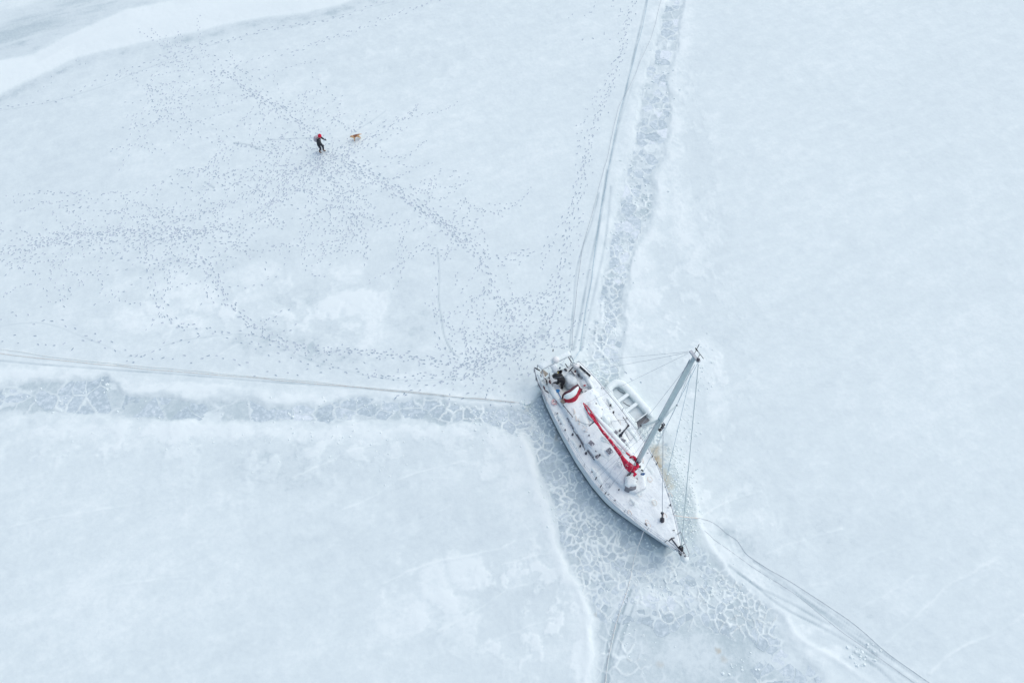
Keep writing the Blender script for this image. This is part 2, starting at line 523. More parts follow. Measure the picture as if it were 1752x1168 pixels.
# broad light (+) and dark (-) areas of snow, as seen
PATCH = [(800, 975, 34, 30, .45), (742, 1000, 30, 40, .4), (770, 1030, 45, 18, .35), (690, 1060, 42, 40, .3), (822, 990, 14, 22, .3), (590, 520, 46, 26, .38), (631, 530, 34, 26, .35), (640, 575, 26, 30, .35),
         (600, 473, 20, 16, .3), (535, 545, 30, 22, .2), (300, 490, 30, 20, .3), (345, 510, 40, 30, .32), (250, 540, 60, 26, .28), (330, 560, 40, 14, .25), (440, 470, 30, 22, .25), (430, 505, 26, 14, .2),
         (505, 508, 34, 18, -.22), (470, 590, 80, 24, -.34), (560, 605, 60, 18, -.24), (555, 560, 40, 26, -.25), (700, 560, 44, 30, -.22), (690, 500, 30, 22, -.15), (240, 465, 46, 10, -.25), (300, 455, 30, 9, -.25), (390, 450, 26, 16, -.22),
         (460, 440, 60, 30, -.16), (800, 605, 30, 20, .2), (860, 700, 60, 12, .2), (480, 800, 120, 40, -.2), (620, 800, 60, 30, -.12), (700, 860, 60, 40, -.16), (780, 870, 40, 30, -.14), (830, 805, 20, 18, .3), (590, 745, 150, 14, .22),
         (250, 745, 230, 18, .22), (80, 640, 90, 12, .18), (300, 665, 140, 8, .25), (150, 245, 130, 60, -.05), (120, 300, 120, 40, -.06), (700, 220, 140, 60, .06), (860, 250, 120, 90, .04), (640, 100, 130, 50, -.08), (450, 130, 40, 20, -.05),
         (1100, 470, 30, 60, .26), (1130, 560, 50, 50, .2), (1190, 300, 40, 120, -.10), (1165, 330, 20, 120, .2), (1205, 620, 30, 40, .32), (1225, 690, 18, 40, .28), (1240, 640, 26, 50, .12), (1300, 800, 60, 60, -.12), (1350, 640, 120, 120, -.05),
         (1290, 900, 40, 20, .25), (1330, 930, 30, 16, .18), (1245, 890, 14, 10, .3), (1225, 905, 30, 26, -.14), (1255, 930, 30, 22, -.28), (1235, 960, 26, 16, .12), (1215, 850, 9, 13, .35), (1380, 900, 60, 50, -.12), (1560, 930, 120, 60, -.1), (1600, 740, 120, 60, .06),
         (1580, 1090, 110, 40, -.14), (1680, 980, 80, 40, -.06), (1450, 1040, 60, 30, -.14), (1500, 500, 150, 200, .03), (1360, 1085, 60, 14, .25), (1420, 1128, 60, 12, .25), (1340, 1135, 70, 30, -.05), (1180, 1120, 120, 40, -.02),
         (880, 830, 30, 60, .2), (900, 940, 40, 60, .14), (960, 1080, 50, 70, .14), (880, 1000, 20, 26, .15), (910, 1060, 16, 26, .22), (860, 760, 40, 14, .2), (560, 640, 30, 10, .1), (270, 1000, 200, 80, .10), (100, 850, 120, 80, .07), (350, 880, 120, 40, .05), (630, 930, 120, 50, -.10),
         (100, 1060, 140, 60, .08), (690, 640, 30, 9, .2), (870, 640, 26, 30, -.15), (890, 655, 9, 16, -.28), (915, 567, 12, 11, -.45), (880, 590, 40, 20, -.2), (540, 270, 70, 40, -.05)]
for u, v, ru, rv, dlt in PATCH:
    c = at(u, v); a = at(u + ru, v) - c; b = at(u, v - rv) - c
    rx, ry = abs(a.x), abs(b.y)
    i0, i1 = np.searchsorted(gx, c.x - 3 * rx), np.searchsorted(gx, c.x + 3 * rx)
    j0, j1 = np.searchsorted(gy, c.y - 3 * ry), np.searchsorted(gy, c.y + 3 * ry)
    sl = (slice(j0, j1), slice(i0, i1))
    xx, yy = X[sl] + 1.6 * E1[sl] - c.x, Y[sl] + 1.6 * (YW[sl] - Y[sl]) - c.y
    w = 1 - sst(0.6, 1.25, np.hypot(xx / rx, yy / ry) + .25 * mott[sl])
    cover[sl] += (1.05 if dlt > 0 else .8) * dlt * w
    Z[sl] += 0.05 * dlt * w

# mottled areas where snow blew off in blotches
blot = sst(.02, .28, fbm(X, Y, 1.15, 6, 1201, .62)) - .35
for u, v, ru, rv, a_ in [(800, 1010, 170, 110, .5), (940, 1060, 90, 120, .45), (570, 545, 150, 90, .45), (330, 520, 170, 70, .35), (1110, 520, 70, 130, .4), (1220, 680, 60, 160, .35), (1300, 930, 120, 70, .35), (560, 770, 300, 40, .3), (150, 760, 200, 50, .25), (1180, 250, 60, 250, .3), (450, 820, 160, 60, .2), (800, 720, 120, 60, .3), (1440, 1080, 120, 70, .25), (700, 100, 200, 80, .15)]:
    c = at(u, v); rx = abs((at(u + ru, v) - c).x); ry = abs((at(u, v - rv) - c).y)
    w = np.exp(-((X - c.x) / rx) ** 2 - ((Y - c.y) / ry) ** 2)
    bl_ = blot
    cover += a_ * .8 * w * bl_; Z += .02 * w * bl_

# the wind-packed white drift and the bare ice in the far corner
DRIFT = g2([(-400, 330), (-200, 235), (0, 162), (70, 130), (130, 101), (200, 84), (270, 69), (340, 55), (400, 40), (460, 30), (520, 24), (580, 10), (625, -8), (760, -60), (820, -120), (300, -60), (292, 0), (215, 16), (150, 45), (105, 66), (60, 92), (0, 101), (-200, 160), (-400, 200)])
BARE = g2([(-400, 200), (-200, 155), (0, 98), (60, 88), (105, 62), (150, 42), (215, 14), (292, -2), (320, -120), (-400, -120)])
s_dr = sdf(X + 0.25 * E1, Y + 0.25 * (YW - Y), DRIFT); s_br = sdf(X + 1.5 * drift, Y + 1.2 * E1, BARE)
wd = sst(-0.05, 0.35, s_dr)
cover = cover * (1 - wd) + (1.04 + 0.05 * mott) * wd
Z += 0.22 * sst(-0.1, 2.2, s_dr)
lee = np.exp(-((s_dr + 0.55) / 0.55) ** 2) * (s_dr < 0) + 0.25 * np.exp(-((s_dr + 1.5) / 1.4) ** 2) * (s_dr < 0)
cover -= 0.33 * lee * (1 + 0.8 * fbm(X, Y, 0.8, 3, 33))
wb = sst(-0.6, 1.4, s_br)
streak = fbm(U_ / 5.0, V_, 1.1, 4, 811)
cover = cover * (1 - wb) + (0.50 + 0.7 * np.clip(streak, -.6, 1)) * wb

# snow banks along the lead, channel floor
bank = np.exp(-((S + 0.45) / 0.5) ** 2) * (S < 0.2)
cover += 0.26 * bank * (0.7 + 0.9 * fbm(X, Y, 1.3, 3, 71))
Z += 0.035 * bank * (0.6 + 0.8 * fbm(X, Y, 0.9, 3, 72))
halo = np.exp(-(np.minimum(S, 0) / 3.0) ** 2) * (S < 0)
cover += 0.10 * halo * fbm(X, Y, 1.0, 4, 73)
frost = fbm(X, Y, 0.45, 4, 901, 0.6)
floor_c = 0.13 + 0.20 * fbm(X, Y, 3.0, 3, 902) + 0.22 * np.clip(frost, 0, 1)
WHITE_BRASH = [(1140, 150, 26, 14), (1132, 118, 20, 12), (1118, 268, 26, 26), (1085, 380, 26, 20), (1100, 320, 14, 12), (1080, 345, 12, 20), (160, 660, 30, 16), (150, 668, 24, 14), (120, 690, 30, 10), (500, 702, 12, 10), (490, 715, 16, 6), (395, 714, 6, 6), (840, 712, 30, 12), (880, 720, 30, 20), (1040, 560, 16, 40),
               (1020, 600, 18, 20), (955, 880, 20, 40), (1100, 1020, 90, 26), (1200, 1010, 80, 26), (1160, 980, 60, 16), (1300, 1065, 14, 20), (1080, 1100, 40, 30), (1190, 1120, 70, 30), (1340, 1130, 60, 26), (930, 760, 20, 16), (960, 820, 20, 12), (1015, 960, 40, 20)]
for u, v, ru, rv in WHITE_BRASH:
    c = at(u, v); a = at(u + ru, v) - c; b = at(u, v - rv) - c
    rx, ry = abs(a.x), abs(b.y)
    sl = (slice(np.searchsorted(gy, c.y - 2.2 * ry - 1), np.searchsorted(gy, c.y + 2.2 * ry + 1)), slice(np.searchsorted(gx, c.x - 2.2 * rx - 1), np.searchsorted(gx, c.x + 2.2 * rx + 1)))
    w = 1 - sst(0.3, 1.3, np.hypot((X[sl] + 1.2 * E1[sl] - c.x) / rx, (Y[sl] + 1.2 * (YW[sl] - Y[sl]) - c.y) / ry))
    floor_c[sl] += 0.30 * w * (0.7 + 0.8 * frost[sl])
# thin dark new ice near the hull, melted by the warm skin of the boat
floor_c = floor_c + 0.55 * sst(.25, .55, fbm(X, Y, 1.6, 4, 907, .6))
floor_c += (s_up > 0) * .55 * sst(.0, .3, fbm(X, Y, .9, 5, 977, .62))
floor_c = np.clip(floor_c, 0.02, 0.95)
cin = floor_c * (1 - np.clip(ridge, 0, 1)) + np.clip(ridge, 0, 1) * (0.92 + 0.2 * frost)
cover = cover * (1 - chan) + cin * chan
Z = Z * (1 - chan) + chan * (-0.050 + 0.010 * frost + 0.055 * ridge * (0.8 + 0.5 * fine))

# swept white band of packed snow west of the basin, old pressure cracks
RIDGES = [([(893, 745), (905, 790), (918, 835), (935, 890), (952, 945), (968, 985), (992, 1005), (1004, 1050), (1006, 1110), (1008, 1250)], 0.26, 0.55, 0.06),
          ([(1030, 520), (1026, 560), (1012, 600)], 0.12, 0.3, 0.05),
          ([(1180, 830), (1192, 860), (1200, 900), (1240, 975), (1290, 1015), (1345, 1055), (1360, 1085), (1440, 1135), (1540, 1200)], 0.16, 0.38, 0.05),
          ([(500, 817), (550, 795), (600, 772), (640, 760)], 0.07, 0.3, 0.03), ([(585, 872), (640, 848), (682, 820), (730, 806), (790, 790)], 0.07, 0.32, 0.03),
          ([(640, 925), (720, 890), (770, 866)], 0.06, 0.2, 0.02), ([(655, 1000), (720, 970), (780, 955), (860, 935), (880, 925)], 0.07, 0.34, 0.03), ([(860, 965), (900, 955), (938, 945)], 0.06, 0.34, 0.03),
          ([(725, 1092), (780, 1065), (860, 1015), (900, 1000)], 0.07, 0.28, 0.03), ([(820, 1110), (880, 1080), (960, 1050)], 0.06, 0.2, 0.02),
          ([(1196, 892), (1225, 868), (1262, 853), (1300, 842)], 0.06, 0.3, 0.03), ([(1308, 947), (1345, 930), (1402, 914), (1440, 905)], 0.07, 0.34, 0.03), ([(1390, 1000), (1440, 985), (1470, 960), (1530, 935)], 0.07, 0.26, 0.03),
          ([(1515, 1100), (1555, 1065), (1580, 1040), (1640, 990), (1700, 960)], 0.09, 0.3, 0.04), ([(1590, 1150), (1632, 1115), (1700, 1085), (1752, 1052)], 0.09, 0.3, 0.04), ([(1470, 1040), (1510, 1020), (1560, 985)], 0.06, 0.2, 0.02),
          ([(290, 560), (340, 545), (370, 535)], 0.06, 0.25, 0.03), ([(330, 628), (420, 585), (460, 570), (520, 535)], 0.06, 0.25, 0.03), ([(0, 905), (120, 880), (300, 850)], 0.07, 0.12, 0.02), ([(60, 1040), (200, 1000), (330, 985)], 0.07, 0.12, 0.02)]
for pts, w_, c_, h_ in RIDGES:
    P = spline(g2(pts), 0.5)
    lo = P.min(0) - 1.5; hi = P.max(0) + 1.5
    sl = (slice(np.searchsorted(gy, lo[1]), np.searchsorted(gy, hi[1])), slice(np.searchsorted(gx, lo[0]), np.searchsorted(gx, hi[0])))
    d = seg_dist(X[sl] + 0.35 * E1[sl], Y[sl] + 0.35 * (YW[sl] - Y[sl]), P, False)
    w = np.exp(-(d / w_) ** 2) * np.clip(0.75 + 0.7 * fbm(X[sl], Y[sl], 1.5, 3, 44), 0.1, 1.3)
    cover[sl] += 1.0 * c_ * w; Z[sl] += h_ * w

# grooves in the snow cut by the ropes and a sledge
groove = np.zeros(X.shape)
GROOVES = [  # pixels, width, depth of grey shown
    ([(-160, 600), (0, 617), (100, 626), (200, 633), (300, 640), (420, 650), (520, 657), (600, 663), (700, 672), (790, 682), (880, 690)], 0.045, 0.55),
    ([(-160, 592), (0, 606), (150, 622), (300, 636), (450, 648), (620, 662), (760, 676), (890, 688)], 0.05, 0.15),
    ([(1115, -60), (1106, 0), (1085, 90), (1065, 180), (1050, 245), (1035, 320), (1023, 390), (1012, 440), (1000, 500), (990, 555), (980, 598)], 0.10, 0.5),
    ([(1038, 290), (1028, 360), (1020, 420), (1010, 480), (1000, 545), (992, 600)], 0.07, 0.45),
    ([(1024, 330), (1012, 380), (996, 425), (985, 470), (980, 530), (974, 595)], 0.06, 0.55),
    ([(1045, 320), (1038, 390), (1030, 440), (1016, 500), (1003, 560), (994, 600)], 0.09, 0.35),
    ([(1100, 80), (1083, 140), (1060, 210)], 0.06, 0.2),
    ([(1247, 968), (1290, 1000), (1335, 1036), (1390, 1065), (1450, 1097), (1520, 1140), (1600, 1190)], 0.06, 0.5),
    ([(1262, 980), (1300, 1006), (1350, 1030), (1400, 1058), (1420, 1068)], 0.07, 0.4),
    ([(1290, 960), (1350, 1003), (1400, 1045), (1440, 1075), (1500, 1120)], 0.08, 0.35),
    ([(1300, 975), (1370, 1020), (1430, 1060), (1500, 1108), (1570, 1160)], 0.06, 0.35), ([(1330, 1000), (1410, 1050), (1470, 1095), (1540, 1150)], 0.05, 0.3), ([(1370, 1010), (1450, 1066), (1520, 1122), (1590, 1172)], 0.05, 0.3),
    ([(1078, 1010), (1060, 1060), (1046, 1110), (1038, 1200)], 0.07, 0.6), ([(1086, 1030), (1070, 1075), (1056, 1120)], 0.05, 0.4), ([(1050, 1060), (1040, 1100), (1032, 1160)], 0.05, 0.5),
    ([(1460, 1115), (1500, 1140), (1530, 1168)], 0.10, 0.4),
    ([(1083, 1000), (1066, 1040), (1052, 1080), (1040, 1130), (1034, 1200)], 0.08, 0.55),
    ([(1076, 1000), (1056, 1050), (1046, 1080), (1034, 1130), (1028, 1200)], 0.06, 0.5),
    ([(1072, 1060), (1062, 1090), (1048, 1130), (1044, 1200)], 0.05, 0.4),
    ([(0, 558), (40, 553), (75, 553), (105, 562), (140, 576), (175, 590), (205, 602)], 0.03, 0.35),
    ([(215, 612), (262, 598), (300, 586), (345, 578), (420, 572), (470, 586), (520, 612), (560, 625), (640, 645), (720, 651), (830, 644)], 0.03, 0.3),
    ([(748, 425), (751, 470), (750, 510), (754, 540), (760, 575), (772, 600), (785, 612)], 0.04, 0.6),
    ([(0, 189), (80, 176), (170, 150), (240, 122), (330, 88), (420, 62), (520, 42), (600, 22), (680, 0)], 0.035, 0.28),
    ([(455, 240), (500, 238), (535, 236)], 0.05, 0.5), ([(400, 245), (425, 248), (445, 256)], 0.05, 0.6), ([(350, 312), (366, 322)], 0.06, 0.8), ([(600, 230), (640, 205), (660, 190)], 0.05, 0.35),
]
for pts, w_, c_ in GROOVES:
    P = spline(g2(pts), 0.5)
    lo = P.min(0) - 0.8; hi = P.max(0) + 0.8
    sl = (slice(np.searchsorted(gy, lo[1]), np.searchsorted(gy, hi[1])), slice(np.searchsorted(gx, lo[0]), np.searchsorted(gx, hi[0])))
    d = seg_dist(X[sl] + 0.04 * E1[sl], Y[sl] + 0.04 * (YW[sl] - Y[sl]), P, False)
    sp = math.hypot(0.045, w_ * .8)
    w = np.exp(-(d / sp) ** 2) * (w_ / sp) * np.clip(1 + 0.7 * fbm(X[sl], Y[sl], 1.2, 3, 45), 0.2, 1.4)
    shoulder = np.exp(-((d - 2.0 * sp) / (0.9 * sp)) ** 2)
    cover[sl] += -1.0 * c_ * w + 0.12 * c_ * shoulder
    Z[sl] += -0.03 * c_ * w + 0.008 * c_ * shoulder
    groove[sl] = np.maximum(groove[sl], c_ * w)

# trampled ground by the stern and rusty stains
stain = np.zeros(X.shape)
for u, v, r_, a_ in [(1127, 790, 15, 1.0), (1120, 774, 14, .7), (1134, 810, 16, .7), (1145, 822, 16, .5), (1135, 775, 16, .3), (1000, 656, 6, .7), (1004, 662, 6, .4), (1228, 1110, 5, .45), (1238, 1124, 6, .25), (1130, 1136, 7, .3), (950, 752, 9, .3), (1148, 846, 4, .5), (1023, 1053, 4, .2), (903, 700, 8, .15)]:
    c = at(u, v); rr = r_ / 28.0
    stain = np.maximum(stain, a_ * (1 - sst(0.2, 1.3, np.hypot(X + E1 - c.x, Y + (YW - Y) - c.y) / rr)) * np.clip(0.9 + 0.9 * frost, 0, 1))
cover = np.clip(cover, 0, 1.12)
Z[~NEAR] *= 0.3

# bare wet rim round the hull is added after the boat's plan is known
BOAT_O = at(962, 634, 1.2); _b = at(1170, 943, 1.5)
AX = (_b - BOAT_O); AX.z = 0; BOAT_L = AX.length; AX.normalize()
PT = Vector((-AX.y, AX.x, 0))
BOAT_O = Vector((BOAT_O.x, BOAT_O.y, 0)) - PT * 0.17
BOAT_A = math.atan2(AX.y, AX.x)
HB = np.array([(-0.05, 1.36), (0.5, 1.50), (1.2, 1.62), (2.2, 1.74), (3.5, 1.86), (5, 1.93), (6.5, 1.88), (7.6, 1.72), (8.6, 1.47), (9.6, 1.14), (10.5, 0.78), (11.2, 0.47), (11.8, 0.19), (12.12, 0.03)])


def hb(x): return float(np.interp(x, HB[:, 0], HB[:, 1]))
def sheer(x): return 1.16 + 0.42 * max(0, (x - 4) / 8.1) ** 1.7 + 0.05 * max(0, (3 - x) / 3)


bx = (X - BOAT_O.x) * AX.x + (Y - BOAT_O.y) * AX.y
by = (X - BOAT_O.x) * PT.x + (Y - BOAT_O.y) * PT.y
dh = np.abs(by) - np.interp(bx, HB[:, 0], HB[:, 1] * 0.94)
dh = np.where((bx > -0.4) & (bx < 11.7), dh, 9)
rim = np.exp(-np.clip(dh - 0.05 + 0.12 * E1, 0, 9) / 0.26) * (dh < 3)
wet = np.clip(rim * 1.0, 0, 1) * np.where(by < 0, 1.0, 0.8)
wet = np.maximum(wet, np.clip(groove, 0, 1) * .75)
Z -= 0.03 * wet * chan

me = bpy.data.meshes.new('frozen_sea')
ny, nx = X.shape
co = np.stack([X, Y, Z], 2).reshape(-1, 3).astype(np.float32)
me.vertices.add(ny * nx)
me.vertices.foreach_set('co', co.ravel())
i = (np.arange(ny - 1)[:, None] * nx + np.arange(nx - 1)[None]).ravel()
quads = np.stack([i, i + 1, i + nx + 1, i + nx], 1).astype(np.int32)
me.loops.add(quads.size)
me.loops.foreach_set('vertex_index', quads.ravel())
me.polygons.add(len(quads))
me.polygons.foreach_set('loop_start', np.arange(0, quads.size, 4, dtype=np.int32))
me.polygons.foreach_set('use_smooth', np.ones(len(quads), bool))
for nm, arr in (('cover', cover), ('stain', stain), ('wet', wet), ('chan', chan)):
    at_ = me.attributes.new(nm, 'FLOAT', 'POINT')
    at_.data.foreach_set('value', arr.astype(np.float32).ravel())
me.update(calc_edges=True)


def ground_z(x, y):
    """bilinear height of the ice"""
    x = np.asarray(x, float); y = np.asarray(y, float)
    i = np.clip(np.searchsorted(gx, x) - 1, 0, nx - 2); j = np.clip(np.searchsorted(gy, y) - 1, 0, ny - 2)
    fx = (x - gx[i]) / (gx[i + 1] - gx[i]); fy = (y - gy[j]) / (gy[j + 1] - gy[j])
    return (Z[j, i] * (1 - fx) + Z[j, i + 1] * fx) * (1 - fy) + (Z[j + 1, i] * (1 - fx) + Z[j + 1, i + 1] * fx) * fy


def gz(x, y): return float(ground_z(np.array([x]), np.array([y]))[0])


ICE_DARK, ICE_MID = (0.51, 0.61, 0.62), (0.685, 0.77, 0.765)


def ground_material():
    m = bpy.data.materials.new('snow_over_sea_ice')
    nt, b, N, L = nodes(m)
    geo = N.new('ShaderNodeNewGeometry')

    def attr(n):
        a = N.new('ShaderNodeAttribute'); a.attribute_name = n; return a.outputs['Fac']

    def noise(scale, detail, rough=0.55):
        n = N.new('ShaderNodeTexNoise'); n.inputs['Scale'].default_value = scale; n.inputs['Detail'].default_value = detail
        n.inputs['Roughness'].default_value = rough
        L.new(geo.outputs['Position'], n.inputs['Vector']); return n.outputs['Fac']

    def math_(op, a, b_, c=None):
        n = N.new('ShaderNodeMath'); n.operation = op
        for k, q in enumerate((a, b_, c)):
            if q is None: continue
            if isinstance(q, (int, float)): n.inputs[k].default_value = q
            else: L.new(q, n.inputs[k])
        return n.outputs[0]

    n1 = noise(5.0, 7, 0.62); n2 = noise(0.9, 5); n3 = noise(17.0, 4, 0.6)
    f = math_('MULTIPLY_ADD', math_('SUBTRACT', n1, 0.5), 0.52, attr('cover'))
    f = math_('MULTIPLY_ADD', math_('SUBTRACT', n2, 0.5), 0.16, f)
    f = math_('MULTIPLY_ADD', math_('SUBTRACT', n3, 0.5), 0.24, f)
    cr = N.new('ShaderNodeValToRGB')
    e = cr.color_ramp.elements
    e[0].position = 0.0; e[0].color = (*ICE_DARK, 1)
    e[1].position = 1.0; e[1].color = (0.835, 0.91, 0.885, 1)
    q = cr.color_ramp.elements.new(0.35); q.color = (*ICE_MID, 1)
    q = cr.color_ramp.elements.new(0.7); q.color = (0.75, 0.835, 0.82, 1)
    L.new(f, cr.inputs['Fac'])
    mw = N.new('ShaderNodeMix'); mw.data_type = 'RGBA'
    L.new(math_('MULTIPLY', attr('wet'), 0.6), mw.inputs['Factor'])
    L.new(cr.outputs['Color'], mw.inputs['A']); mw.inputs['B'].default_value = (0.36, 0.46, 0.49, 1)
    ms = N.new('ShaderNodeMix'); ms.data_type = 'RGBA'
    L.new(math_('MULTIPLY', attr('stain'), 0.95), ms.inputs['Factor'])
    L.new(mw.outputs['Result'], ms.inputs['A']); ms.inputs['B'].default_value = (0.40, 0.29, 0.13, 1)
    L.new(ms.outputs['Result'], b.inputs['Base Color'])
    rr = N.new('ShaderNodeMapRange'); rr.inputs['To Min'].default_value = 0.45; rr.inputs['To Max'].default_value = 0.85
    L.new(f, rr.inputs['Value']); L.new(rr.outputs['Result'], b.inputs['Roughness'])
    b.inputs['Specular IOR Level'].default_value = 0.25
    bp = N.new('ShaderNodeBump'); bp.inputs['Strength'].default_value = 0.3; bp.inputs['Distance'].default_value = 0.03
    L.new(math_('MULTIPLY_ADD', n3, 0.5, n1), bp.inputs['Height'])
    L.new(bp.outputs['Normal'], b.inputs['Normal'])
    return m


ground = bpy.data.objects.new('frozen_sea', me)
COL.objects.link(ground)
me.materials.append(ground_material())
tag(ground, kind='structure')


def ice_plate_material():
    m = bpy.data.materials.new('grey_plate_ice')
    nt, b, N, L = nodes(m)
    geo = N.new('ShaderNodeNewGeometry'); oi = N.new('ShaderNodeObjectInfo')
    at_ = N.new('ShaderNodeAttribute'); at_.attribute_name = 'tone'
    n = N.new('ShaderNodeTexNoise'); n.inputs['Scale'].default_value = 4.2; n.inputs['Detail'].default_value = 8; n.inputs['Roughness'].default_value = 0.65
    L.new(geo.outputs['Position'], n.inputs['Vector'])
    mr = N.new('ShaderNodeMapRange'); mr.inputs['From Min'].default_value = 0.44; mr.inputs['From Max'].default_value = 0.72
    L.new(n.outputs['Fac'], mr.inputs['Value'])
    add = N.new('ShaderNodeMath'); add.operation = 'MULTIPLY_ADD'; add.inputs[1].default_value = 0.75
    L.new(mr.outputs['Result'], add.inputs[0]); L.new(at_.outputs['Fac'], add.inputs[2])
    cr = N.new('ShaderNodeValToRGB'); e = cr.color_ramp.elements
    e[0].position = 0.0; e[0].color = (0.455, 0.55, 0.58, 1); e[1].position = 1.0; e[1].color = (0.80, 0.87, 0.885, 1)
    q = cr.color_ramp.elements.new(0.4); q.color = (0.585, 0.68, 0.705, 1)
    L.new(add.outputs[0], cr.inputs['Fac']); L.new(cr.outputs['Color'], b.inputs['Base Color'])
    b.inputs['Roughness'].default_value = 0.5; b.inputs['Specular IOR Level'].default_value = 0.3
    bp = N.new('ShaderNodeBump'); bp.inputs['Strength'].default_value = 0.25; bp.inputs['Distance'].default_value = 0.02
    L.new(n.outputs['Fac'], bp.inputs['Height']); L.new(bp.outputs['Normal'], b.inputs['Normal'])
    return m


M['plate'] = ice_plate_material()


# --- plates of refrozen ice, one polygon each, lying between the ridges
def clip(poly, p, n):
    out = []
    for k in range(len(poly)):
        a, b = poly[k], poly[(k + 1) % len(poly)]
        da, db = (a - p) @ n, (b - p) @ n
        if da <= 0: out.append(a)
        if (da < 0 < db) or (db < 0 < da): out.append(a + (b - a) * (da / (da - db)))
    return out


S_in = np.maximum(np.maximum(sdf(seeds[:, 0], seeds[:, 1], CH_UP), sdf(seeds[:, 0], seeds[:, 1], CH_LEFT)), sdf(seeds[:, 0], seeds[:, 1], CH_BASIN))
sb = np.stack([(seeds[:, 0] - BOAT_O.x) * AX.x + (seeds[:, 1] - BOAT_O.y) * AX.y, (seeds[:, 0] - BOAT_O.x) * PT.x + (seeds[:, 1] - BOAT_O.y) * PT.y], 1)
under = (sb[:, 0] > -0.2) & (sb[:, 0] < 11.8) & (np.abs(sb[:, 1]) < np.interp(sb[:, 0], HB[:, 0], HB[:, 1]) + 0.12)
plates = []
for k, s in enumerate(seeds):
    if S_in[k] < 0.05 or under[k] or stain[min(np.searchsorted(gy, s[1]), ny - 1), min(np.searchsorted(gx, s[0]), nx - 1)] > .12 or random.random() > sshare[k]: continue
    r = srad[k] * 1.5
    poly = [s + np.array(c) * r for c in ((-1, -1), (1, -1), (1, 1), (-1, 1))]
    near = np.argsort(((seeds - s) ** 2).sum(1))[1:18]
    ins = 0.022 + 0.012 * srad[k]
    for j in near:
        dv = seeds[j] - s; ln = np.linalg.norm(dv); n = dv / ln
        poly = clip(poly, s + n * (ln / 2 - ins), n)
        if len(poly) < 3: break
    if len(poly) < 3: continue
    P = []
    nseg = 3 if srad[k] > 0.7 else 2
    for a in range(len(poly)):
        p, q = poly[a], poly[(a + 1) % len(poly)]
        L_ = np.linalg.norm(q - p)
        for t in range(nseg if L_ > 0.25 else 1):
            P.append(p + (q - p) * t / nseg)
    P = np.array(P)
    B_ = P.copy()
    for _ in range(3):
        w = warp(B_[:, 0], B_[:, 1]); B_ = P - np.stack(w, 1)
    area = 0.5 * abs(np.dot(B_[:, 0], np.roll(B_[:, 1], 1)) - np.dot(B_[:, 1], np.roll(B_[:, 0], 1)))
    if area < 0.02: continue
    plates.append((area / (srad[k] * 0 + 1), B_, srad[k]))
plates.sort(key=lambda t: -t[0])
mass_v, mass_f, mass_t = [], [], []
for k, (area, P, sr) in enumerate(plates):
    c = P.mean(0)
    tx, ty = random.uniform(-.012, .012), random.uniform(-.012, .012)
    z0 = -0.042 + random.uniform(-.006, .010)
    tone = random.uniform(-0.14, 0.12) - (.08 if sr < .62 else 0) - .06 + 0.95 * float(floor_c[min(np.searchsorted(gy, c[1]), ny - 1), min(np.searchsorted(gx, c[0]), nx - 1)])
    top = [(p[0] - c[0], p[1] - c[1], z0 + tx * (p[0] - c[0]) + ty * (p[1] - c[1])) for p in P]
    inn = [(q[0] * 0.9, q[1] * 0.9, q[2] - 0.004) for q in top]
    bot = [(q[0] * 1.02, q[1] * 1.02, q[2] - 0.05) for q in top]
    n = len(P)
    V_ = top + bot + inn
    F_ = [tuple(2 * n + a for a in range(n))] + [(2 * n + a, a, (a + 1) % n, 2 * n + (a + 1) % n)[::-1] for a in range(n)] + [(a, n + a, n + (a + 1) % n, (a + 1) % n) for a in range(n)]
    if k < 300:
        pm = bpy.data.meshes.new('ice_plate'); pm.from_pydata(V_, [], F_); pm.materials.append(M['plate'])
        a_ = pm.attributes.new('tone', 'FLOAT', 'POINT'); a_.data.foreach_set('value', np.full(len(V_), tone, np.float32))
        o = bpy.data.objects.new('ice_plate', pm); COL.objects.link(o); o.location = (c[0], c[1], 0); o.parent = ground
    else:
        o_ = len(mass_v)
        mass_v += [(q[0] + c[0], q[1] + c[1], q[2]) for q in V_]; mass_f += [tuple(q + o_ for q in f) for f in F_]; mass_t += [tone] * len(V_)
if mass_v:
    pm = bpy.data.meshes.new('small_ice_plates'); pm.from_pydata(mass_v, [], mass_f); pm.materials.append(M['plate'])
    a_ = pm.attributes.new('tone', 'FLOAT', 'POINT'); a_.data.foreach_set('value', np.array(mass_t, np.float32))
    o = bpy.data.objects.new('small_ice_plates', pm); COL.objects.link(o); o.parent = ground; o['kind'] = 'stuff'

# --- brash: lumps of broken ice and snow along the lead (nobody could count them)
lv, lf = [], []


def lump(x, y, r, z=None, h=0.7):
    o = len(lv); z = gz(x, y) if z is None else z
    n = 5; a0 = random.random() * 6.28; sq = random.uniform(0.6, 1.0)
    for rr, zz in ((1.0, -0.4), (0.85, 0.35), (0.4, 0.8)):
        for k in range(n):
            a = a0 + k * 6.283 / n + random.uniform(-.3, .3)
            lv.append((x + math.cos(a) * r * rr, y + math.sin(a) * r * rr * sq, z + zz * r * h * random.uniform(.7, 1.2)))
    for q in (0, 1):
        for k in range(n):
            lf.append((o + q * n + k, o + q * n + (k + 1) % n, o + (q + 1) * n + (k + 1) % n, o + (q + 1) * n + k))
    lf.append(tuple(o + 2 * n + k for k in range(n)))


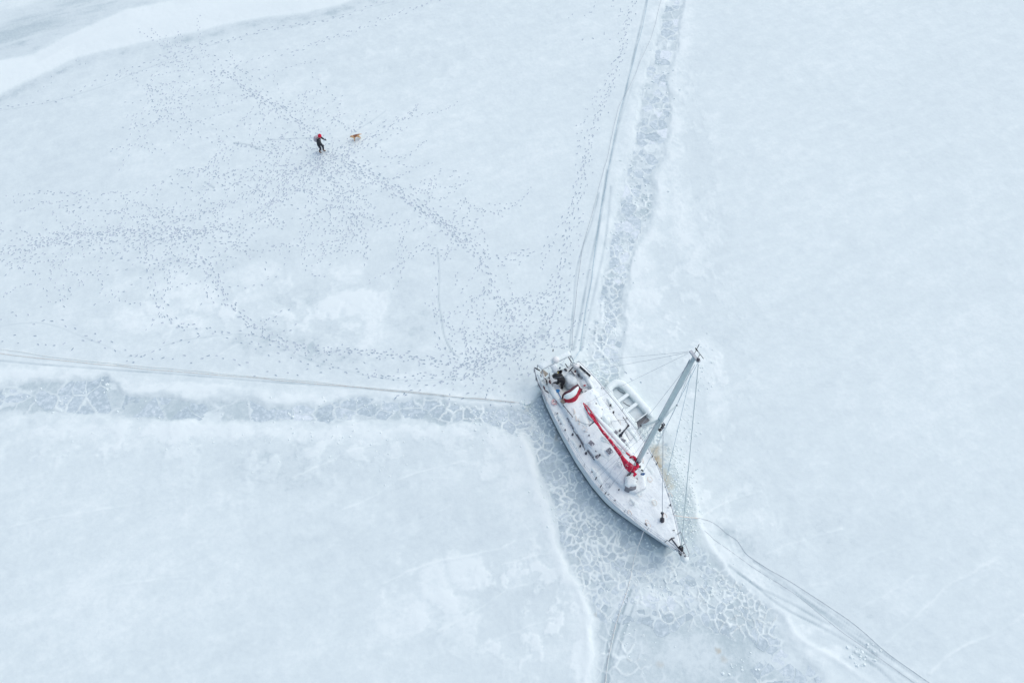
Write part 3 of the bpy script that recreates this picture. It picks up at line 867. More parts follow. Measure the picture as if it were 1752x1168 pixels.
for u0, v0, ru, rv, cnt, r0 in [(1165, 840, 18, 50, 220, .055), (1150, 790, 12, 30, 60, .06), (1180, 890, 12, 30, 90, .05), (1120, 740, 16, 12, 50, .06), (1180, 735, 16, 30, 50, .06), (1020, 640, 18, 16, 60, .06), (920, 720, 20, 30, 90, .06), (900, 692, 8, 6, 16, .08), (1090, 330, 22, 50, 60, .08),
                                 (1060, 430, 20, 50, 50, .07), (1040, 560, 18, 40, 60, .06), (1130, 120, 18, 50, 30, .10), (100, 680, 80, 16, 18, .06), (300, 705, 160, 14, 12, .06), (185, 660, 10, 10, 6, .09), (500, 705, 10, 9, 6, .09), (650, 700, 120, 16, 50, .06), (850, 715, 40, 14, 60, .06), (960, 850, 30, 40, 60, .05), (1010, 890, 40, 40, 60, .05),
                                 (1100, 1000, 70, 26, 70, .05), (1220, 1010, 70, 26, 70, .05), (1265, 1138, 40, 12, 18, .07), (520, 745, 260, 12, 50, .05), (560, 790, 200, 30, 40, .05), (1200, 640, 16, 40, 26, .06), (1080, 1090, 40, 40, 30, .05), (1480, 1120, 20, 14, 30, .08)]:
    for _ in range(cnt):
        u, v = random.gauss(u0, ru * .7), random.gauss(v0, rv * .7)
        p = at(u, v)
        q = p - BOAT_O
        if 0 < q.dot(AX) < 12 and abs(q.dot(PT)) < hb(q.dot(AX)): continue
        lump(p.x, p.y, r0 * random.uniform(.5, 1.5))
for _ in range(170):          # frozen collar of slabs against the hull
    x = random.uniform(.2, 11.3); sd_ = random.choice((-1, 1)); d_ = abs(random.gauss(0, .16)) + .02
    p = BOAT_O + AX * x + PT * sd_ * (hb(x) * .98 + d_)
    lump(p.x, p.y, random.uniform(.035, .11), h=random.uniform(.35, .7))
pm = bpy.data.meshes.new('broken_ice_lumps'); pm.from_pydata(lv, [], lf); pm.materials.append(M['snow'])
o = bpy.data.objects.new('broken_ice_lumps', pm); COL.objects.link(o)
tag(o, 'small white lumps of broken ice scattered along the refrozen lead', 'ice', kind='stuff')

# ------------------------------------------------------------------ footprints (thousands: stuff)
fv, ff, ft = [], [], []


def make_print(x, y, a, ln, wd_, tone):
    """a trodden dish: low rim of pushed-up snow, packed grey floor"""
    o = len(fv); n = 8; ca_, sa_ = math.cos(a), math.sin(a)
    zs = gz(x, y)
    for sc_, zz, tn in ((1.4, -0.012, 1.0), (1.1, 0.016, 0.9), (0.85, 0.010, tone)):
        for k in range(n):
            w = 2 * math.pi * k / n
            px, py = math.cos(w) * ln / 2 * sc_, math.sin(w) * wd_ / 2 * sc_ * (1 + 0.18 * math.cos(w))
            fv.append((x + ca_ * px - sa_ * py, y + sa_ * px + ca_ * py, zs + zz)); ft.append(tn)
    for q in (0, 1):
        for k in range(n):
            ff.append((o + q * n + k, o + q * n + (k + 1) % n, o + (q + 1) * n + (k + 1) % n, o + (q + 1) * n + k))
    ff.append(tuple(o + 2 * n + k for k in range(n)))


def human(x, y, a, scale=1.0):
    make_print(x, y, a, 0.17 * scale * random.uniform(.7, 1.3), 0.066 * scale * random.uniform(.85, 1.15), random.uniform(.0, .45))


def paw(x, y, a):
    make_print(x, y, a, random.uniform(.08, .14), random.uniform(.06, .085), random.uniform(.05, .5))


def trail(pts, kind='h', step=0.62, jit=0.05, side=0.12, p=1.0, spread=0.0):
    P = spline(g2(pts), 0.15)
    d = 0.0; nxt = 0.0; s = 1
    for k in range(1, len(P)):
        d += np.linalg.norm(P[k] - P[k - 1])
        if d < nxt: continue
        nxt = d + .72 * step * random.uniform(.75, 1.3); s = -s
        if random.random() > p: continue
        t = P[k] - P[k - 1]; a = math.atan2(t[1], t[0]); nrm = np.array([-math.sin(a), math.cos(a)])
        q = P[k] + nrm * (s * side + random.gauss(0, jit) + random.gauss(0, spread)) + rng.normal(0, jit * .5, 2)
        if kind == 'h': human(q[0], q[1], a + random.gauss(0, .2), 1.12)
        elif kind == 'd':
            paw(q[0], q[1], a + random.gauss(0, .5))
            if random.random() < .6: paw(q[0] + random.gauss(0, .12), q[1] + random.gauss(0, .12), a)
        else:
            (human if random.random() < .5 else paw)(q[0], q[1], a + random.gauss(0, .3))


def wander(u, v, ru, rv, count, dogs=0.5, ang=None):
    """walks of even stride that criss-cross a trampled area"""
    n = 0; count *= .50
    while n < count:
        p = at(random.gauss(u, ru * 1.0), random.gauss(v, rv * .95)); x, y = p.x, p.y
        a = random.uniform(0, 6.283) if ang is None else random.gauss(ang, .45) + (math.pi if random.random() < .5 else 0)
        dog = random.random() < dogs; s = 1; bend_ = random.gauss(0, .08); st = random.uniform(.26, .4) if dog else random.uniform(.42, .6)
        for _ in range(random.randint(4, 16) if dog else random.randint(3, 14)):
            if dog:
                paw(x - math.sin(a) * .06 * s + random.gauss(0, .03), y + math.cos(a) * .06 * s + random.gauss(0, .03), a)
                if random.random() < .35: paw(x + random.gauss(0, .1), y + random.gauss(0, .1), a)
            else:
                human(x - math.sin(a) * .09 * s, y + math.cos(a) * .09 * s, a + .12 * s + random.gauss(0, .08), random.uniform(.9, 1.1))
            s = -s; a += bend_ + random.gauss(0, .12); q = st * random.uniform(.85, 1.15); x += math.cos(a) * q; y += math.sin(a) * q; n += 1


# the trampled fields round the walker and the dog
wander(525, 245, 34, 24, 260, .45); wander(560, 270, 42, 22, 300, .5); wander(500, 300, 44, 30, 420, .55); wander(560, 315, 50, 28, 380, .6)
wander(440, 345, 46, 30, 360, .5); wander(400, 390, 50, 24, 320, .5); wander(300, 392, 56, 22, 430, .4, .3); wander(215, 398, 40, 22, 330, .35, .3); wander(90, 412, 66, 18, 300, .3, .2); wander(20, 430, 30, 16, 160, .3, .1)
wander(190, 345, 40, 16, 130, .5, .2); wander(90, 350, 40, 8, 50, .6, .1); wander(345, 305, 30, 16, 90, .5); wander(640, 330, 30, 24, 130, .7); wander(600, 370, 34, 26, 190, .8); wander(560, 410, 26, 26, 120, .85); wander(520, 440, 18, 16, 50, .9)
wander(650, 215, 34, 14, 110, .9, .5); wander(690, 195, 24, 10, 50, .9, .4); wander(480, 200, 44, 30, 190, .5); wander(560, 175, 34, 18, 40, .9); wander(620, 250, 30, 20, 60, .9)
wander(330, 105, 24, 12, 120, .6); wander(285, 115, 26, 14, 100, .6); wander(375, 115, 22, 14, 90, .6); wander(270, 160, 26, 20, 190, .6); wander(300, 180, 20, 18, 120, .5); wander(280, 205, 10, 9, 90, .3); wander(225, 205, 18, 12, 46, .7); wander(355, 160, 20, 14, 50, .7); wander(250, 245, 30, 10, 40, .8)
wander(280, 62, 12, 5, 22, .9); wander(430, 155, 26, 16, 70, .5); wander(300, 335, 60, 14, 60, .6); wander(720, 300, 30, 26, 40, .9); wander(800, 300, 14, 4, 18, 1)
wander(740, 385, 34, 26, 120, .75); wander(790, 410, 30, 22, 150, .6); wander(770, 365, 40, 16, 40, .9); wander(700, 395, 30, 14, 60, .8); wander(840, 380, 20, 26, 50, .9); wander(780, 450, 34, 14, 40, .95)
wander(870, 550, 40, 30, 300, .8); wander(810, 545, 14, 22, 70, .95); wander(850, 600, 34, 14, 210, .5, .2); wander(890, 575, 26, 16, 170, .5, .4); wander(905, 600, 20, 14, 120, .5, .6); wander(790, 600, 12, 12, 60, .6); wander(925, 555, 16, 24, 100, .7)
wander(820, 640, 22, 14, 70, .4); wander(870, 645, 14, 10, 36, .9); wander(930, 500, 14, 30, 90, .9); wander(905, 640, 8, 18, 26, .8); wander(800, 630, 14, 14, 30, .6)
wander(60, 460, 40, 24, 60, .6, .2); wander(150, 455, 30, 20, 40, .8); wander(240, 440, 20, 18, 40, .7); wander(340, 445, 40, 12, 70, .6); wander(400, 430, 18, 30, 70, .8); wander(530, 435, 14, 14, 24, 1); wander(370, 470, 14, 12, 40, .6)
wander(80, 490, 50, 16, 36, .6, .2); wander(180, 500, 40, 14, 36, .8); wander(450, 590, 36, 16, 46, .6, -.3); wander(640, 450, 60, 40, 16, 1)
# file trails
trail([(0, 184), (60, 177), (110, 168), (150, 148), (195, 128), (250, 108), (300, 94), (340, 78), (400, 66), (450, 52), (500, 43), (560, 36), (620, 15), (680, -5)], 'h', .55)
trail([(280, 95), (330, 82), (400, 70), (455, 52), (520, 42), (600, 25)], 'h', .8)
trail([(60, 160), (90, 145), (110, 118), (150, 108)], 'm', .6, .3)
trail([(380, 122), (410, 112), (430, 105), (460, 93), (490, 88), (530, 80), (560, 68), (600, 55), (660, 30), (720, 10), (760, -6)], 'h', .55, .1)
trail([(500, 95), (540, 74), (590, 60), (650, 35), (730, 8)], 'd', .7, .2)
trail([(370, 120), (400, 140), (440, 165), (480, 190), (520, 218), (545, 240)], 'h', .45, .25, .2)
trail([(380, 115), (410, 135), (450, 172), (500, 205), (530, 230)], 'm', .4, .4, .3)
for k in range(3):
    trail([(575, 268), (610, 288), (640, 303), (690, 335), (720, 355), (745, 375), (785, 405)], 'h', .5, .2, .2)
trail([(600, 290), (660, 320), (700, 350), (735, 380), (790, 410), (830, 425)], 'm', .4, .3)
trail([(785, 400), (805, 425), (818, 442), (832, 462), (842, 485), (848, 505), (862, 522), (870, 545)], 'h', .5, .1)
trail([(800, 415), (820, 445), (840, 480), (845, 500)], 'm', .5, .15)
trail([(743, 425), (744, 450), (748, 475), (744, 500), (746, 530), (745, 560), (750, 585), (765, 602), (775, 612)], 'h', .55, .04, .1)
trail([(840, 437), (860, 445), (880, 430), (905, 433), (930, 425), (945, 405), (955, 385), (970, 360), (985, 330), (993, 300), (1000, 270)], 'h', .5, .08)
trail([(850, 455), (880, 450), (895, 445)], 'd', .5, .2)
trail([(930, 570), (938, 540), (945, 510), (952, 480), (958, 450), (968, 420), (975, 385), (985, 350), (992, 310), (1000, 270), (1012, 225), (1030, 175), (1045, 130), (1060, 95), (1070, 60), (1080, 20), (1090, -20)], 'h', .5, .12, .14)
trail([(942, 575), (955, 520), (962, 470), (975, 410), (988, 355), (998, 300), (1015, 235), (1035, 180), (1050, 130), (1066, 80), (1072, 40), (1085, 0)], 'm', .5, .2)
trail([(950, 560), (968, 500), (985, 420), (993, 370)], 'd', .5, .2)
trail([(1000, 300), (990, 240), (1005, 200), (1020, 175), (1035, 140)], 'd', .5, .15)
trail([(970, 30), (1000, 22), (1030, 12), (1050, 4), (1066, 30)], 'd', .8, .25)
trail([(1000, 60), (1050, 65)], 'd', .8, .4)
trail([(240, 420), (255, 455), (265, 490), (272, 515), (285, 540), (300, 555), (320, 558)], 'h', .4, .15)
trail([(270, 440), (330, 445), (365, 475), (385, 510), (410, 540), (432, 560)], 'h', .4, .12)
trail([(365, 480), (395, 520), (420, 545), (445, 562), (480, 580), (520, 595), (560, 600), (620, 602), (690, 607), (740, 612), (790, 620), (830, 622)], 'h', .38, .14)
trail([(320, 557), (370, 565), (410, 570), (440, 585), (470, 590), (520, 600)], 'h', .6, .12)
trail([(430, 560), (500, 590), (560, 597), (640, 606), (720, 614), (800, 624)], 'd', .5, .16)
trail([(0, 540), (30, 537), (55, 550), (85, 548), (115, 553), (135, 566)], 'h', .65, .1)
trail([(145, 575), (165, 578), (190, 590), (205, 600), (225, 605)], 'h', .6, .1)
trail([(0, 582), (20, 578), (50, 584), (75, 592), (105, 592), (130, 585), (165, 585), (190, 598)], 'h', .6, .12)
trail([(215, 618), (240, 610), (270, 600), (290, 590), (320, 582), (345, 573)], 'h', .5, .08)
trail([(225, 615), (260, 615), (300, 612), (340, 618), (370, 612), (400, 622), (430, 625)], 'h', .6, .12)
trail([(430, 570), (460, 600), (480, 612), (520, 620), (560, 625), (600, 632), (640, 640), (680, 645), (720, 642), (760, 648)], 'h', .6, .16)
trail([(500, 600), (545, 612), (600, 625), (650, 640), (690, 648), (740, 645), (800, 645)], 'm', .7, .2)
trail([(630, 645), (660, 640), (700, 638), (760, 645), (800, 640), (820, 650)], 'd', .7, .14)
trail([(790, 660), (810, 640), (830, 620), (860, 605), (890, 595)], 'h', .35, .15)
trail([(75, 470), (60, 490), (90, 510), (120, 520)], 'm', .5, .2)
trail([(150, 455), (140, 475), (125, 495), (105, 515), (70, 520)], 'm', .5, .2)
trail([(240, 490), (200, 500), (185, 515), (160, 525)], 'm', .5, .2)
trail([(300, 300), (320, 290), (350, 285)], 'h', .5, .1); trail([(365, 300), (400, 292)], 'h', .5, .1); trail([(400, 245), (450, 255), (500, 262)], 'h', .45, .1)
trail([(640, 205), (670, 215), (690, 200), (720, 180)], 'd', .4, .2); trail([(720, 320), (745, 305), (760, 300), (805, 298)], 'd', .4, .2)
trail([(0, 335), (60, 345), (130, 343), (180, 335), (200, 322)], 'd', .6, .25)

# worn paths: many passes along the same line
for pts, n_h, n_d in [([(370, 120), (405, 142), (445, 168), (490, 195), (525, 225), (548, 255), (585, 275), (640, 303), (695, 338), (745, 375), (790, 405)], 2, 2), ([(790, 405), (812, 432), (835, 465), (846, 500), (862, 525), (885, 560), (905, 590)], 1, 2),
                      ([(0, 428), (60, 420), (130, 402), (200, 395), (270, 388), (330, 372), (400, 345), (460, 310), (520, 280)], 2, 2), ([(0, 440), (90, 410), (190, 405), (300, 400), (390, 385), (470, 345), (540, 290)], 1, 2), ([(180, 330), (240, 330), (310, 300), (370, 295), (430, 310), (490, 285)], 1, 1),
                      ([(300, 395), (345, 440), (368, 478), (392, 518), (425, 552), (470, 580), (530, 597), (620, 603), (700, 609), (770, 618), (830, 622), (870, 605), (905, 592)], 2, 1), ([(235, 400), (255, 455), (268, 500), (290, 545), (320, 558)], 1, 1),
                      ([(280, 100), (310, 120), (290, 160), (270, 190), (282, 212)], 1, 1), ([(560, 300), (600, 340), (620, 380), (590, 410), (550, 430)], 0, 3), ([(640, 230), (660, 210), (690, 195), (720, 180)], 0, 2), ([(700, 345), (740, 380), (800, 405), (850, 440), (905, 432)], 1, 1),
                      ([(935, 575), (950, 500), (965, 430), (985, 350), (998, 290), (1015, 225), (1040, 150), (1062, 90), (1080, 20)], 1, 1), ([(800, 610), (830, 585), (860, 560), (880, 530), (930, 510), (950, 480)], 1, 2), ([(430, 640), (500, 640), (560, 628), (640, 640), (760, 640), (830, 630)], 1, 0)]:
    for _ in range(n_h): trail([(u + random.gauss(0, 4), v + random.gauss(0, 3)) for u, v in pts], 'h', .85, .05, .1)
    for _ in range(n_d): trail([(u + random.gauss(0, 6), v + random.gauss(0, 4)) for u, v in pts], 'd', .72, .06, .07)

fm = bpy.data.meshes.new('footprints'); fm.from_pydata(fv, [], ff)
a_ = fm.attributes.new('tone', 'FLOAT', 'POINT'); a_.data.foreach_set('value', np.array(ft, np.float32))
mfp = bpy.data.materials.new('trodden_snow')
nt, b, N, L = nodes(mfp)
a = N.new('ShaderNodeAttribute'); a.attribute_name = 'tone'
cr = N.new('ShaderNodeValToRGB'); e = cr.color_ramp.elements
e[0].position = 0.0; e[0].color = (0.31, 0.42, 0.465, 1); e[1].position = 1.0; e[1].color = (0.80, 0.83, 0.865, 1)
L.new(a.outputs['Fac'], cr.inputs['Fac']); L.new(cr.outputs['Color'], b.inputs['Base Color']); b.inputs['Roughness'].default_value = 0.8; b.inputs['Specular IOR Level'].default_value = 0.2
fm.materials.append(mfp)
fo = bpy.data.objects.new('footprints', fm); COL.objects.link(fo)
tag(fo, 'thousands of grey boot and paw prints trodden into the snow', 'footprints', kind='stuff')

# ------------------------------------------------------------------ the yacht
boat = empty('sailing_yacht', BOAT_O, BOAT_A)
tag(boat, 'white snow-covered sailing yacht with red sail cover frozen into the ice', 'sailboat')
BI = (Matrix.Translation(BOAT_O) @ Matrix.Rotation(BOAT_A, 4, 'Z')).inverted()


def bl(u, v, z):
    """photograph pixel at height z -> yacht coordinates (x towards the bow, y to port)"""
    return BI @ at(u, v, z)


def tobow(x, y, z): return BI.inverted() @ Vector((x, y, z))


XS = [-0.05, 0.2, 0.5, 0.9, 1.4, 2.0, 2.8, 3.6, 4.4, 5.2, 6.0, 6.8, 7.6, 8.3, 9.0, 9.6, 10.2, 10.8, 11.3, 11.7, 11.95, 12.12]
xsn = np.linspace(-0.05, 12.12, 40)
ROWS = [(1.0, 1.0), (0.995, 0.72), (0.992, 0.56), (0.987, 0.24), (0.975, -0.12), (0.6, -0.45)]      # breadth factor, height (first row = sheer)
rows = []
for kf, zf in ROWS:
    row = []
    for x in xsn:
        z = sheer(x) if zf == 1.0 else zf
        rake = 0.85 * (1 - (z + 0.2) / (sheer(x) + 0.2)) * max(0, (x - 7) / 5.12) ** 2.2 - 0.35 * (1 - z / 1.2) * max(0, (0.8 - x)) ** 1.0
        row.append((x - rake, hb(x) * kf * (1 - 0.35 * (1 - z / sheer(x)) * max(0, (x - 8) / 4.1)), z))
    rows.append(row)
mb = MB()
for sgn in (1, -1):
    P = [[(x, y * sgn, z) for x, y, z in row] for row in rows]
    mb.grid(P[:4], 0, True, flip=(sgn > 0)); mb.grid(P[3:], 1, True, flip=(sgn > 0))
st_ = [(rows[k][0][0], s * rows[k][0][1], rows[k][0][2]) for s, rg in ((1, range(6)), (-1, range(5, -1, -1))) for k in rg]
mb.add(st_, [tuple(range(len(st_)))], 0)
hull = mb.build('hull', [M['gel'], M['boot']], boat)
# toe rail along both deck edges
for sgn in (1, -1):
    MB().tube([(x, sgn * (hb(x) - 0.02), sheer(x) + 0.035) for x in xsn], 0.032, 5).build('toe_rail', M['coach'], boat)
    MB().tube([(x - 0.01, sgn * (hb(x) * 0.998 + 0.012), sheer(x) - 0.14) for x in xsn[:-2]], 0.02, 5).build('rub_strake', M['coach'], hull)

# deck with a cockpit well, under lumpy snow
WX0, WX1, WY_ = 0.42, 1.86, 0.92
SOLE = 0.86


def patch(mb_, x0, x1, f0, f1, nx_, ny_, dz, amp, seed, inset=0.0):
    P = []
    for i_ in range(nx_ + 1):
        x = x0 + (x1 - x0) * i_ / nx_
        a_, b_ = f0(x), f1(x)
        P.append([(x, a_ + (b_ - a_) * j / ny_, 0) for j in range(ny_ + 1)])
    A = np.array(P)
    zz = np.array([[sheer(p[0]) + 0.05 * (1 - (p[1] / max(hb(p[0]), .05)) ** 2) + dz for p in r_] for r_ in A])
    zz += amp * (fbm(A[..., 0], A[..., 1], 0.75, 4, seed, .55) + 0.3)
    edge_ = np.array([[min(1, (hb(p[0]) - abs(p[1])) / 0.16) for p in r_] for r_ in A])
    zz = zz - 0.05 * (1 - np.clip(edge_, 0, 1)) * (amp > 0)
    mb_.grid([[(p[0], p[1], z) for p, z in zip(r_, zr)] for r_, zr in zip(A, zz)], 0, True)


def both(name, material, dz, amp, inset, dens, seed):
    m_ = MB()
    patch(m_, WX1, 12.05, lambda x: -(hb(x) - inset), lambda x: hb(x) - inset, int(10.2 * dens), int(3.6 * dens), dz, amp, seed)
    patch(m_, 0.0, WX0, lambda x: -(hb(x) - inset), lambda x: hb(x) - inset, max(2, int(0.4 * dens)), int(3.0 * dens), dz, amp, seed)
    patch(m_, WX0, WX1, lambda x: WY_, lambda x: hb(x) - inset, int(1.44 * dens), max(2, int(.7 * dens)), dz, amp, seed)
    patch(m_, WX0, WX1, lambda x: -(hb(x) - inset), lambda x: -WY_, int(1.44 * dens), max(2, int(.7 * dens)), dz, amp, seed)
    return m_.build(name, material, boat)


deck = both('deck', M['coach'], 0.0, 0.0, 0.03, 3, 5)
both('deck_snow', M['snow_deck'], 0.055, 0.045, 0.06, 12, 31)
m_ = MB()
m_.box((WX0 + 0.01, 0, 1.05), (0.04, 2 * WY_, 0.5)); m_.box((WX1 - 0.01, 0, 1.05), (0.04, 2 * WY_, 0.5))
m_.box(((WX0 + WX1) / 2, WY_ - .01, 1.05), (WX1 - WX0 - 0.06, 0.04, 0.5)); m_.box(((WX0 + WX1) / 2, -WY_ + .01, 1.05), (WX1 - WX0 - 0.06, 0.04, 0.5))
m_.build('cockpit_well', M['coach'], boat)
m_ = MB(); P = [[(x, y, SOLE + 0.02 + 0.03 * float(fbm(x, y, .5, 3, 9))) for y in np.linspace(-.9, .9, 14)] for x in np.linspace(WX0 + .03, WX1 - .03, 12)]
m_.grid(P, 0).build('cockpit_sole', M['snow_deck'], boat)
for s in (1, -1):
    m_ = MB()
    m_.box(((WX0 + WX1) / 2, s * (WY_ + .12), 1.36), (WX1 - WX0 + .3, 0.16, 0.26), taper=(1, .6)).build('cockpit_coaming', M['coach'], boat)
    m_ = MB(); m_.mound(((WX0 + WX1) / 2, s * (WY_ + .13), 1.47), .95, .16, .10, n=22, seed=4 + s).build('snow_cap', M['snow'], boat)
    m_ = MB(); m_.box(((WX0 + WX1) / 2, s * (WY_ - .22), 1.06), (WX1 - WX0 - .1, 0.36, 0.34)).build('cockpit_seat', M['coach'], boat)

# cabin trunk
CW = np.array([(1.98, 1.12), (3.0, 1.24), (4.5, 1.27), (6.0, 1.14), (7.2, 0.92), (8.0, 0.66), (8.35, 0.40)])


def cw(x): return float(np.interp(x, CW[:, 0], CW[:, 1]))
def ctop(x): return sheer(x) + 0.40 - 0.10 * max(0, (x - 5) / 3.3)


cx_ = np.linspace(1.98, 8.35, 28)
m_ = MB()
for s in (1, -1):
    m_.grid([[(x, s * cw(x), sheer(x) - .02) for x in cx_], [(x - .02, s * (cw(x) - .07), ctop(x) - .05) for x in cx_], [(x - .02, s * (cw(x) - .13), ctop(x)) for x in cx_]], 0, True, flip=(s > 0))
m_.add([(1.98, -1.12, 1.1), (1.98, 1.12, 1.1), (1.96, 1.05, ctop(2) - .05), (1.96, .99, ctop(2)), (1.96, -.99, ctop(2)), (1.96, -1.05, ctop(2) - .05)], [(0, 1, 2, 3, 4, 5)])
m_.add([(8.35, .4, 1.2), (8.35, -.4, 1.2), (8.33, -.33, ctop(8.35)), (8.33, .33, ctop(8.35))], [(0, 1, 2, 3)])
m_.grid([[(x - .02, y * (cw(x) - .13), ctop(x) + .05 * (1 - y * y)) for y in np.linspace(-1, 1, 7)] for x in cx_], 0, True)
trunk = m_.build('cabin_trunk', M['coach'], boat)
A = np.array([[(x, y * (cw(x) - .09)) for y in np.linspace(-1, 1, 26)] for x in np.linspace(2.0, 8.3, 70)])
zz = np.array([[ctop(p[0]) + .10 for p in r_] for r_ in A]) + .055 * fbm(A[..., 0], A[..., 1], .7, 4, 77, .55) + .05 * fbm(A[..., 0], A[..., 1], 2.0, 2, 78)
fall = np.linspace(-1, 1, 26)[None] ** 8 * .11
zz = zz - fall
MB().grid([[(p[0], p[1], z) for p, z in zip(r_, zr)] for r_, zr in zip(A, zz)], 0).build('cabin_snow', M['snow_deck'], boat)
# long windows in the cabin sides
for s in (1, -1):
    for x0, x1 in ((2.7, 3.5), (3.8, 4.6), (4.9, 5.6)):
        m_ = MB()
        q = [(x0, s * (cw(x0) - .008), sheer(x0) + .12), (x1, s * (cw(x1) - .008), sheer(x1) + .12), (x1 - .06, s * (cw(x1) - .045), sheer(x1) + .29), (x0 + .06, s * (cw(x0) - .045), sheer(x0) + .29)]
        qo = [(a, b + s * .02, c) for a, b, c in q]
        m_.add(q + qo, [(4, 5, 6, 7), (0, 1, 5, 4), (1, 2, 6, 5), (2, 3, 7, 6), (3, 0, 4, 7)]).build('window', M['acryl'], trunk)
# grab rails on the cabin roof edge: dark dashes on the starboard side
for a_, b_ in (((963, 692), (980, 713)), ((981, 736), (991, 751)), ((994, 756), (1001, 769)), ((1066, 713), (1076, 728))):
    p, q = bl(*a_, 1.78), bl(*b_, 1.78)
    m_ = MB(); m_.tube([p, q], .022, 5)
    for t in (0.05, .5, .95): m_.tube([p.lerp(q, t), p.lerp(q, t) - Vector((0, 0, .16))], .016, 5)
    m_.build('grab_rail', M['dark'], boat)
# deck hatches
for u, v, z, sx, sy, rot_ in ((1012, 758, 1.80, .30, .22, .25), (1043, 771, 1.80, .30, .30, .1), (1065, 754, 1.80, .30, .28, .5), (1054, 739, 1.78, .2, .16, .2), (1022, 781, 1.78, .16, .22, .3), (1029, 716, 1.8, .16, .14, 0)):
    p = bl(u, v, z); r_ = Matrix.Rotation(rot_, 3, 'Z')
    h_ = MB().box((p.x, p.y, z - .10), (sx + .08, sy + .08, .14), r_).build('hatch', M['coach'], boat)
    MB().box((p.x, p.y, z - .015), (sx, sy, .04), r_).build('pane', M['acryl'], h_)
# cowl ventilator and its hose on the port side of the roof
p, q = bl(1062, 744, 1.8), bl(1075, 728, 2.15)
m_ = MB().tube([p, p.lerp(q, .35) + Vector((0, 0, .05)), p.lerp(q, .7), q], [.07, .05, .04, .05], 8)
m_.lathe(q, [(.05, -.06), (.075, 0), (.06, .05)], 8); m_.lathe(p, [(.1, -.1), (.09, .02)], 10)
m_.build('ventilator', M['dark'], boat)
# snowed-over companionway hatch
p = bl(1015, 703, 1.9)
MB().box((p.x, p.y + .1, 1.70), (1.0, .8, .18), taper=(.95, .9)).build('companionway_hatch', M['coach'], boat)
MB().mound((p.x, p.y + .1, 1.80), .56, .48, .14, seed=8, power=4).build('snow_cap', M['snow_deck'], boat)
p = bl(1037, 716, 1.9)
MB().mound((p.x, p.y, 1.72), .34, .26, .24, seed=12).build('snow_cap', M['snow'], boat)

# winches, blocks and cleats poking through the snow
for u, v, z, r_ in ((967, 735, 1.35, .05), (980, 742, 1.4, .055), (993, 762, 1.4, .05), (1003, 774, 1.45, .06), (1050, 704, 1.5, .05), (1003, 671, 1.55, .10), (1011, 667, 1.4, .07), (957, 685, 1.5, .07), (1020, 690, 1.85, .04), (1045, 692, 1.5, .05), (1049, 705, 1.4, .04), (1026, 778, 1.8, .06), (1020, 780, 1.8, .05),
                      (1065, 828, 1.5, .04), (1059, 837, 1.45, .04), (1090, 819, 1.75, .05), (1095, 797, 1.75, .05), (1043, 700, 1.5, .05), (1071, 762, 1.8, .06), (1008, 744, 1.8, .04), (1030, 700, 1.85, .04), (1061, 735, 1.8, .05), (1109, 755, 1.45, .05)):
    p = bl(u, v, z)
    MB().lathe((p.x, p.y, z - .16), [(r_ * 1.2, 0), (r_ * .8, .05), (r_ * .75, .12), (r_, .17), (r_ * .5, .185)], 10).build('winch', M['dark'], boat)

# forward hatch box with a grey curved front, snow heaped on it
p = bl(1080, 833, 1.9)
hx, hy = p.x, p.y
dirv = (bl(1080, 840, 1.9) - bl(1080, 830, 1.9)); ang = math.atan2(dirv.y, dirv.x)
rt = Matrix.Rotation(ang, 3, 'Z')
m_ = MB(); arc = [(-.30 + .60 * k / 8, .10 * (1 - ((k - 4) / 4) ** 2)) for k in range(9)]
lowv = [rt @ Vector((d + .08, y, 0)) + Vector((hx, hy, 1.42)) for y, d in arc]; topv = [rt @ Vector((d - .02, y * .95, 0)) + Vector((hx, hy, 1.82)) for y, d in arc]
m_.grid([lowv, topv], 0, True)
backl = [rt @ Vector((-.55, y, 0)) + Vector((hx, hy, 1.42)) for y, d in arc]; backt = [rt @ Vector((-.5, y * .95, 0)) + Vector((hx, hy, 1.82)) for y, d in arc]
m_.grid([topv, backt], 0, True); m_.grid([backt, backl], 0, True)
m_.add([lowv[0], topv[0], backt[0], backl[0]], [(0, 1, 2, 3)]); m_.add([lowv[-1], topv[-1], backt[-1], backl[-1]], [(3, 2, 1, 0)])
m_.build('forward_hatch_box', M['greybox'], boat)
c_ = rt @ Vector((-.30, 0, 0)) + Vector((hx, hy, 1.82))
MB().mound(c_, .34, .36, .13, rz=ang, seed=21, power=4, sink=.02, rough=.4).build('snow_cap', M['snow'], boat)

# ------------------------------------------------------------------ mast, spreaders, rigging
mb0 = bl(1084, 804, 1.55); mt0 = bl(1188, 611, 15.7)
MX, MY = mb0.x, mb0.y


def mast_at(z):
    t = (z - 1.55) / (15.7 - 1.55)
    return mb0.lerp(mt0, t)


m_ = MB()
vs_, fs = [], []
zz_ = [1.3, 4, 8, 12, 14.6, 15.7]
for z in zz_:
    c = mast_at(z); k = 1 if z < 13 else 1 - .3 * (z - 13) / 2.7
    for q in range(14):
        w = 2 * math.pi * q / 14
        vs_.append((c.x + math.cos(w) * .122 * k, c.y + math.sin(w) * .088 * k, z))
for i_ in range(len(zz_) - 1):
    for q in range(14):
        fs.append((i_ * 14 + q, i_ * 14 + (q + 1) % 14, (i_ + 1) * 14 + (q + 1) % 14, (i_ + 1) * 14 + q))
fs.append(tuple(range(5 * 14, 6 * 14)))
m_.add(vs_, fs, 0, True)
mast = m_.build('mast', M['alu'], boat)
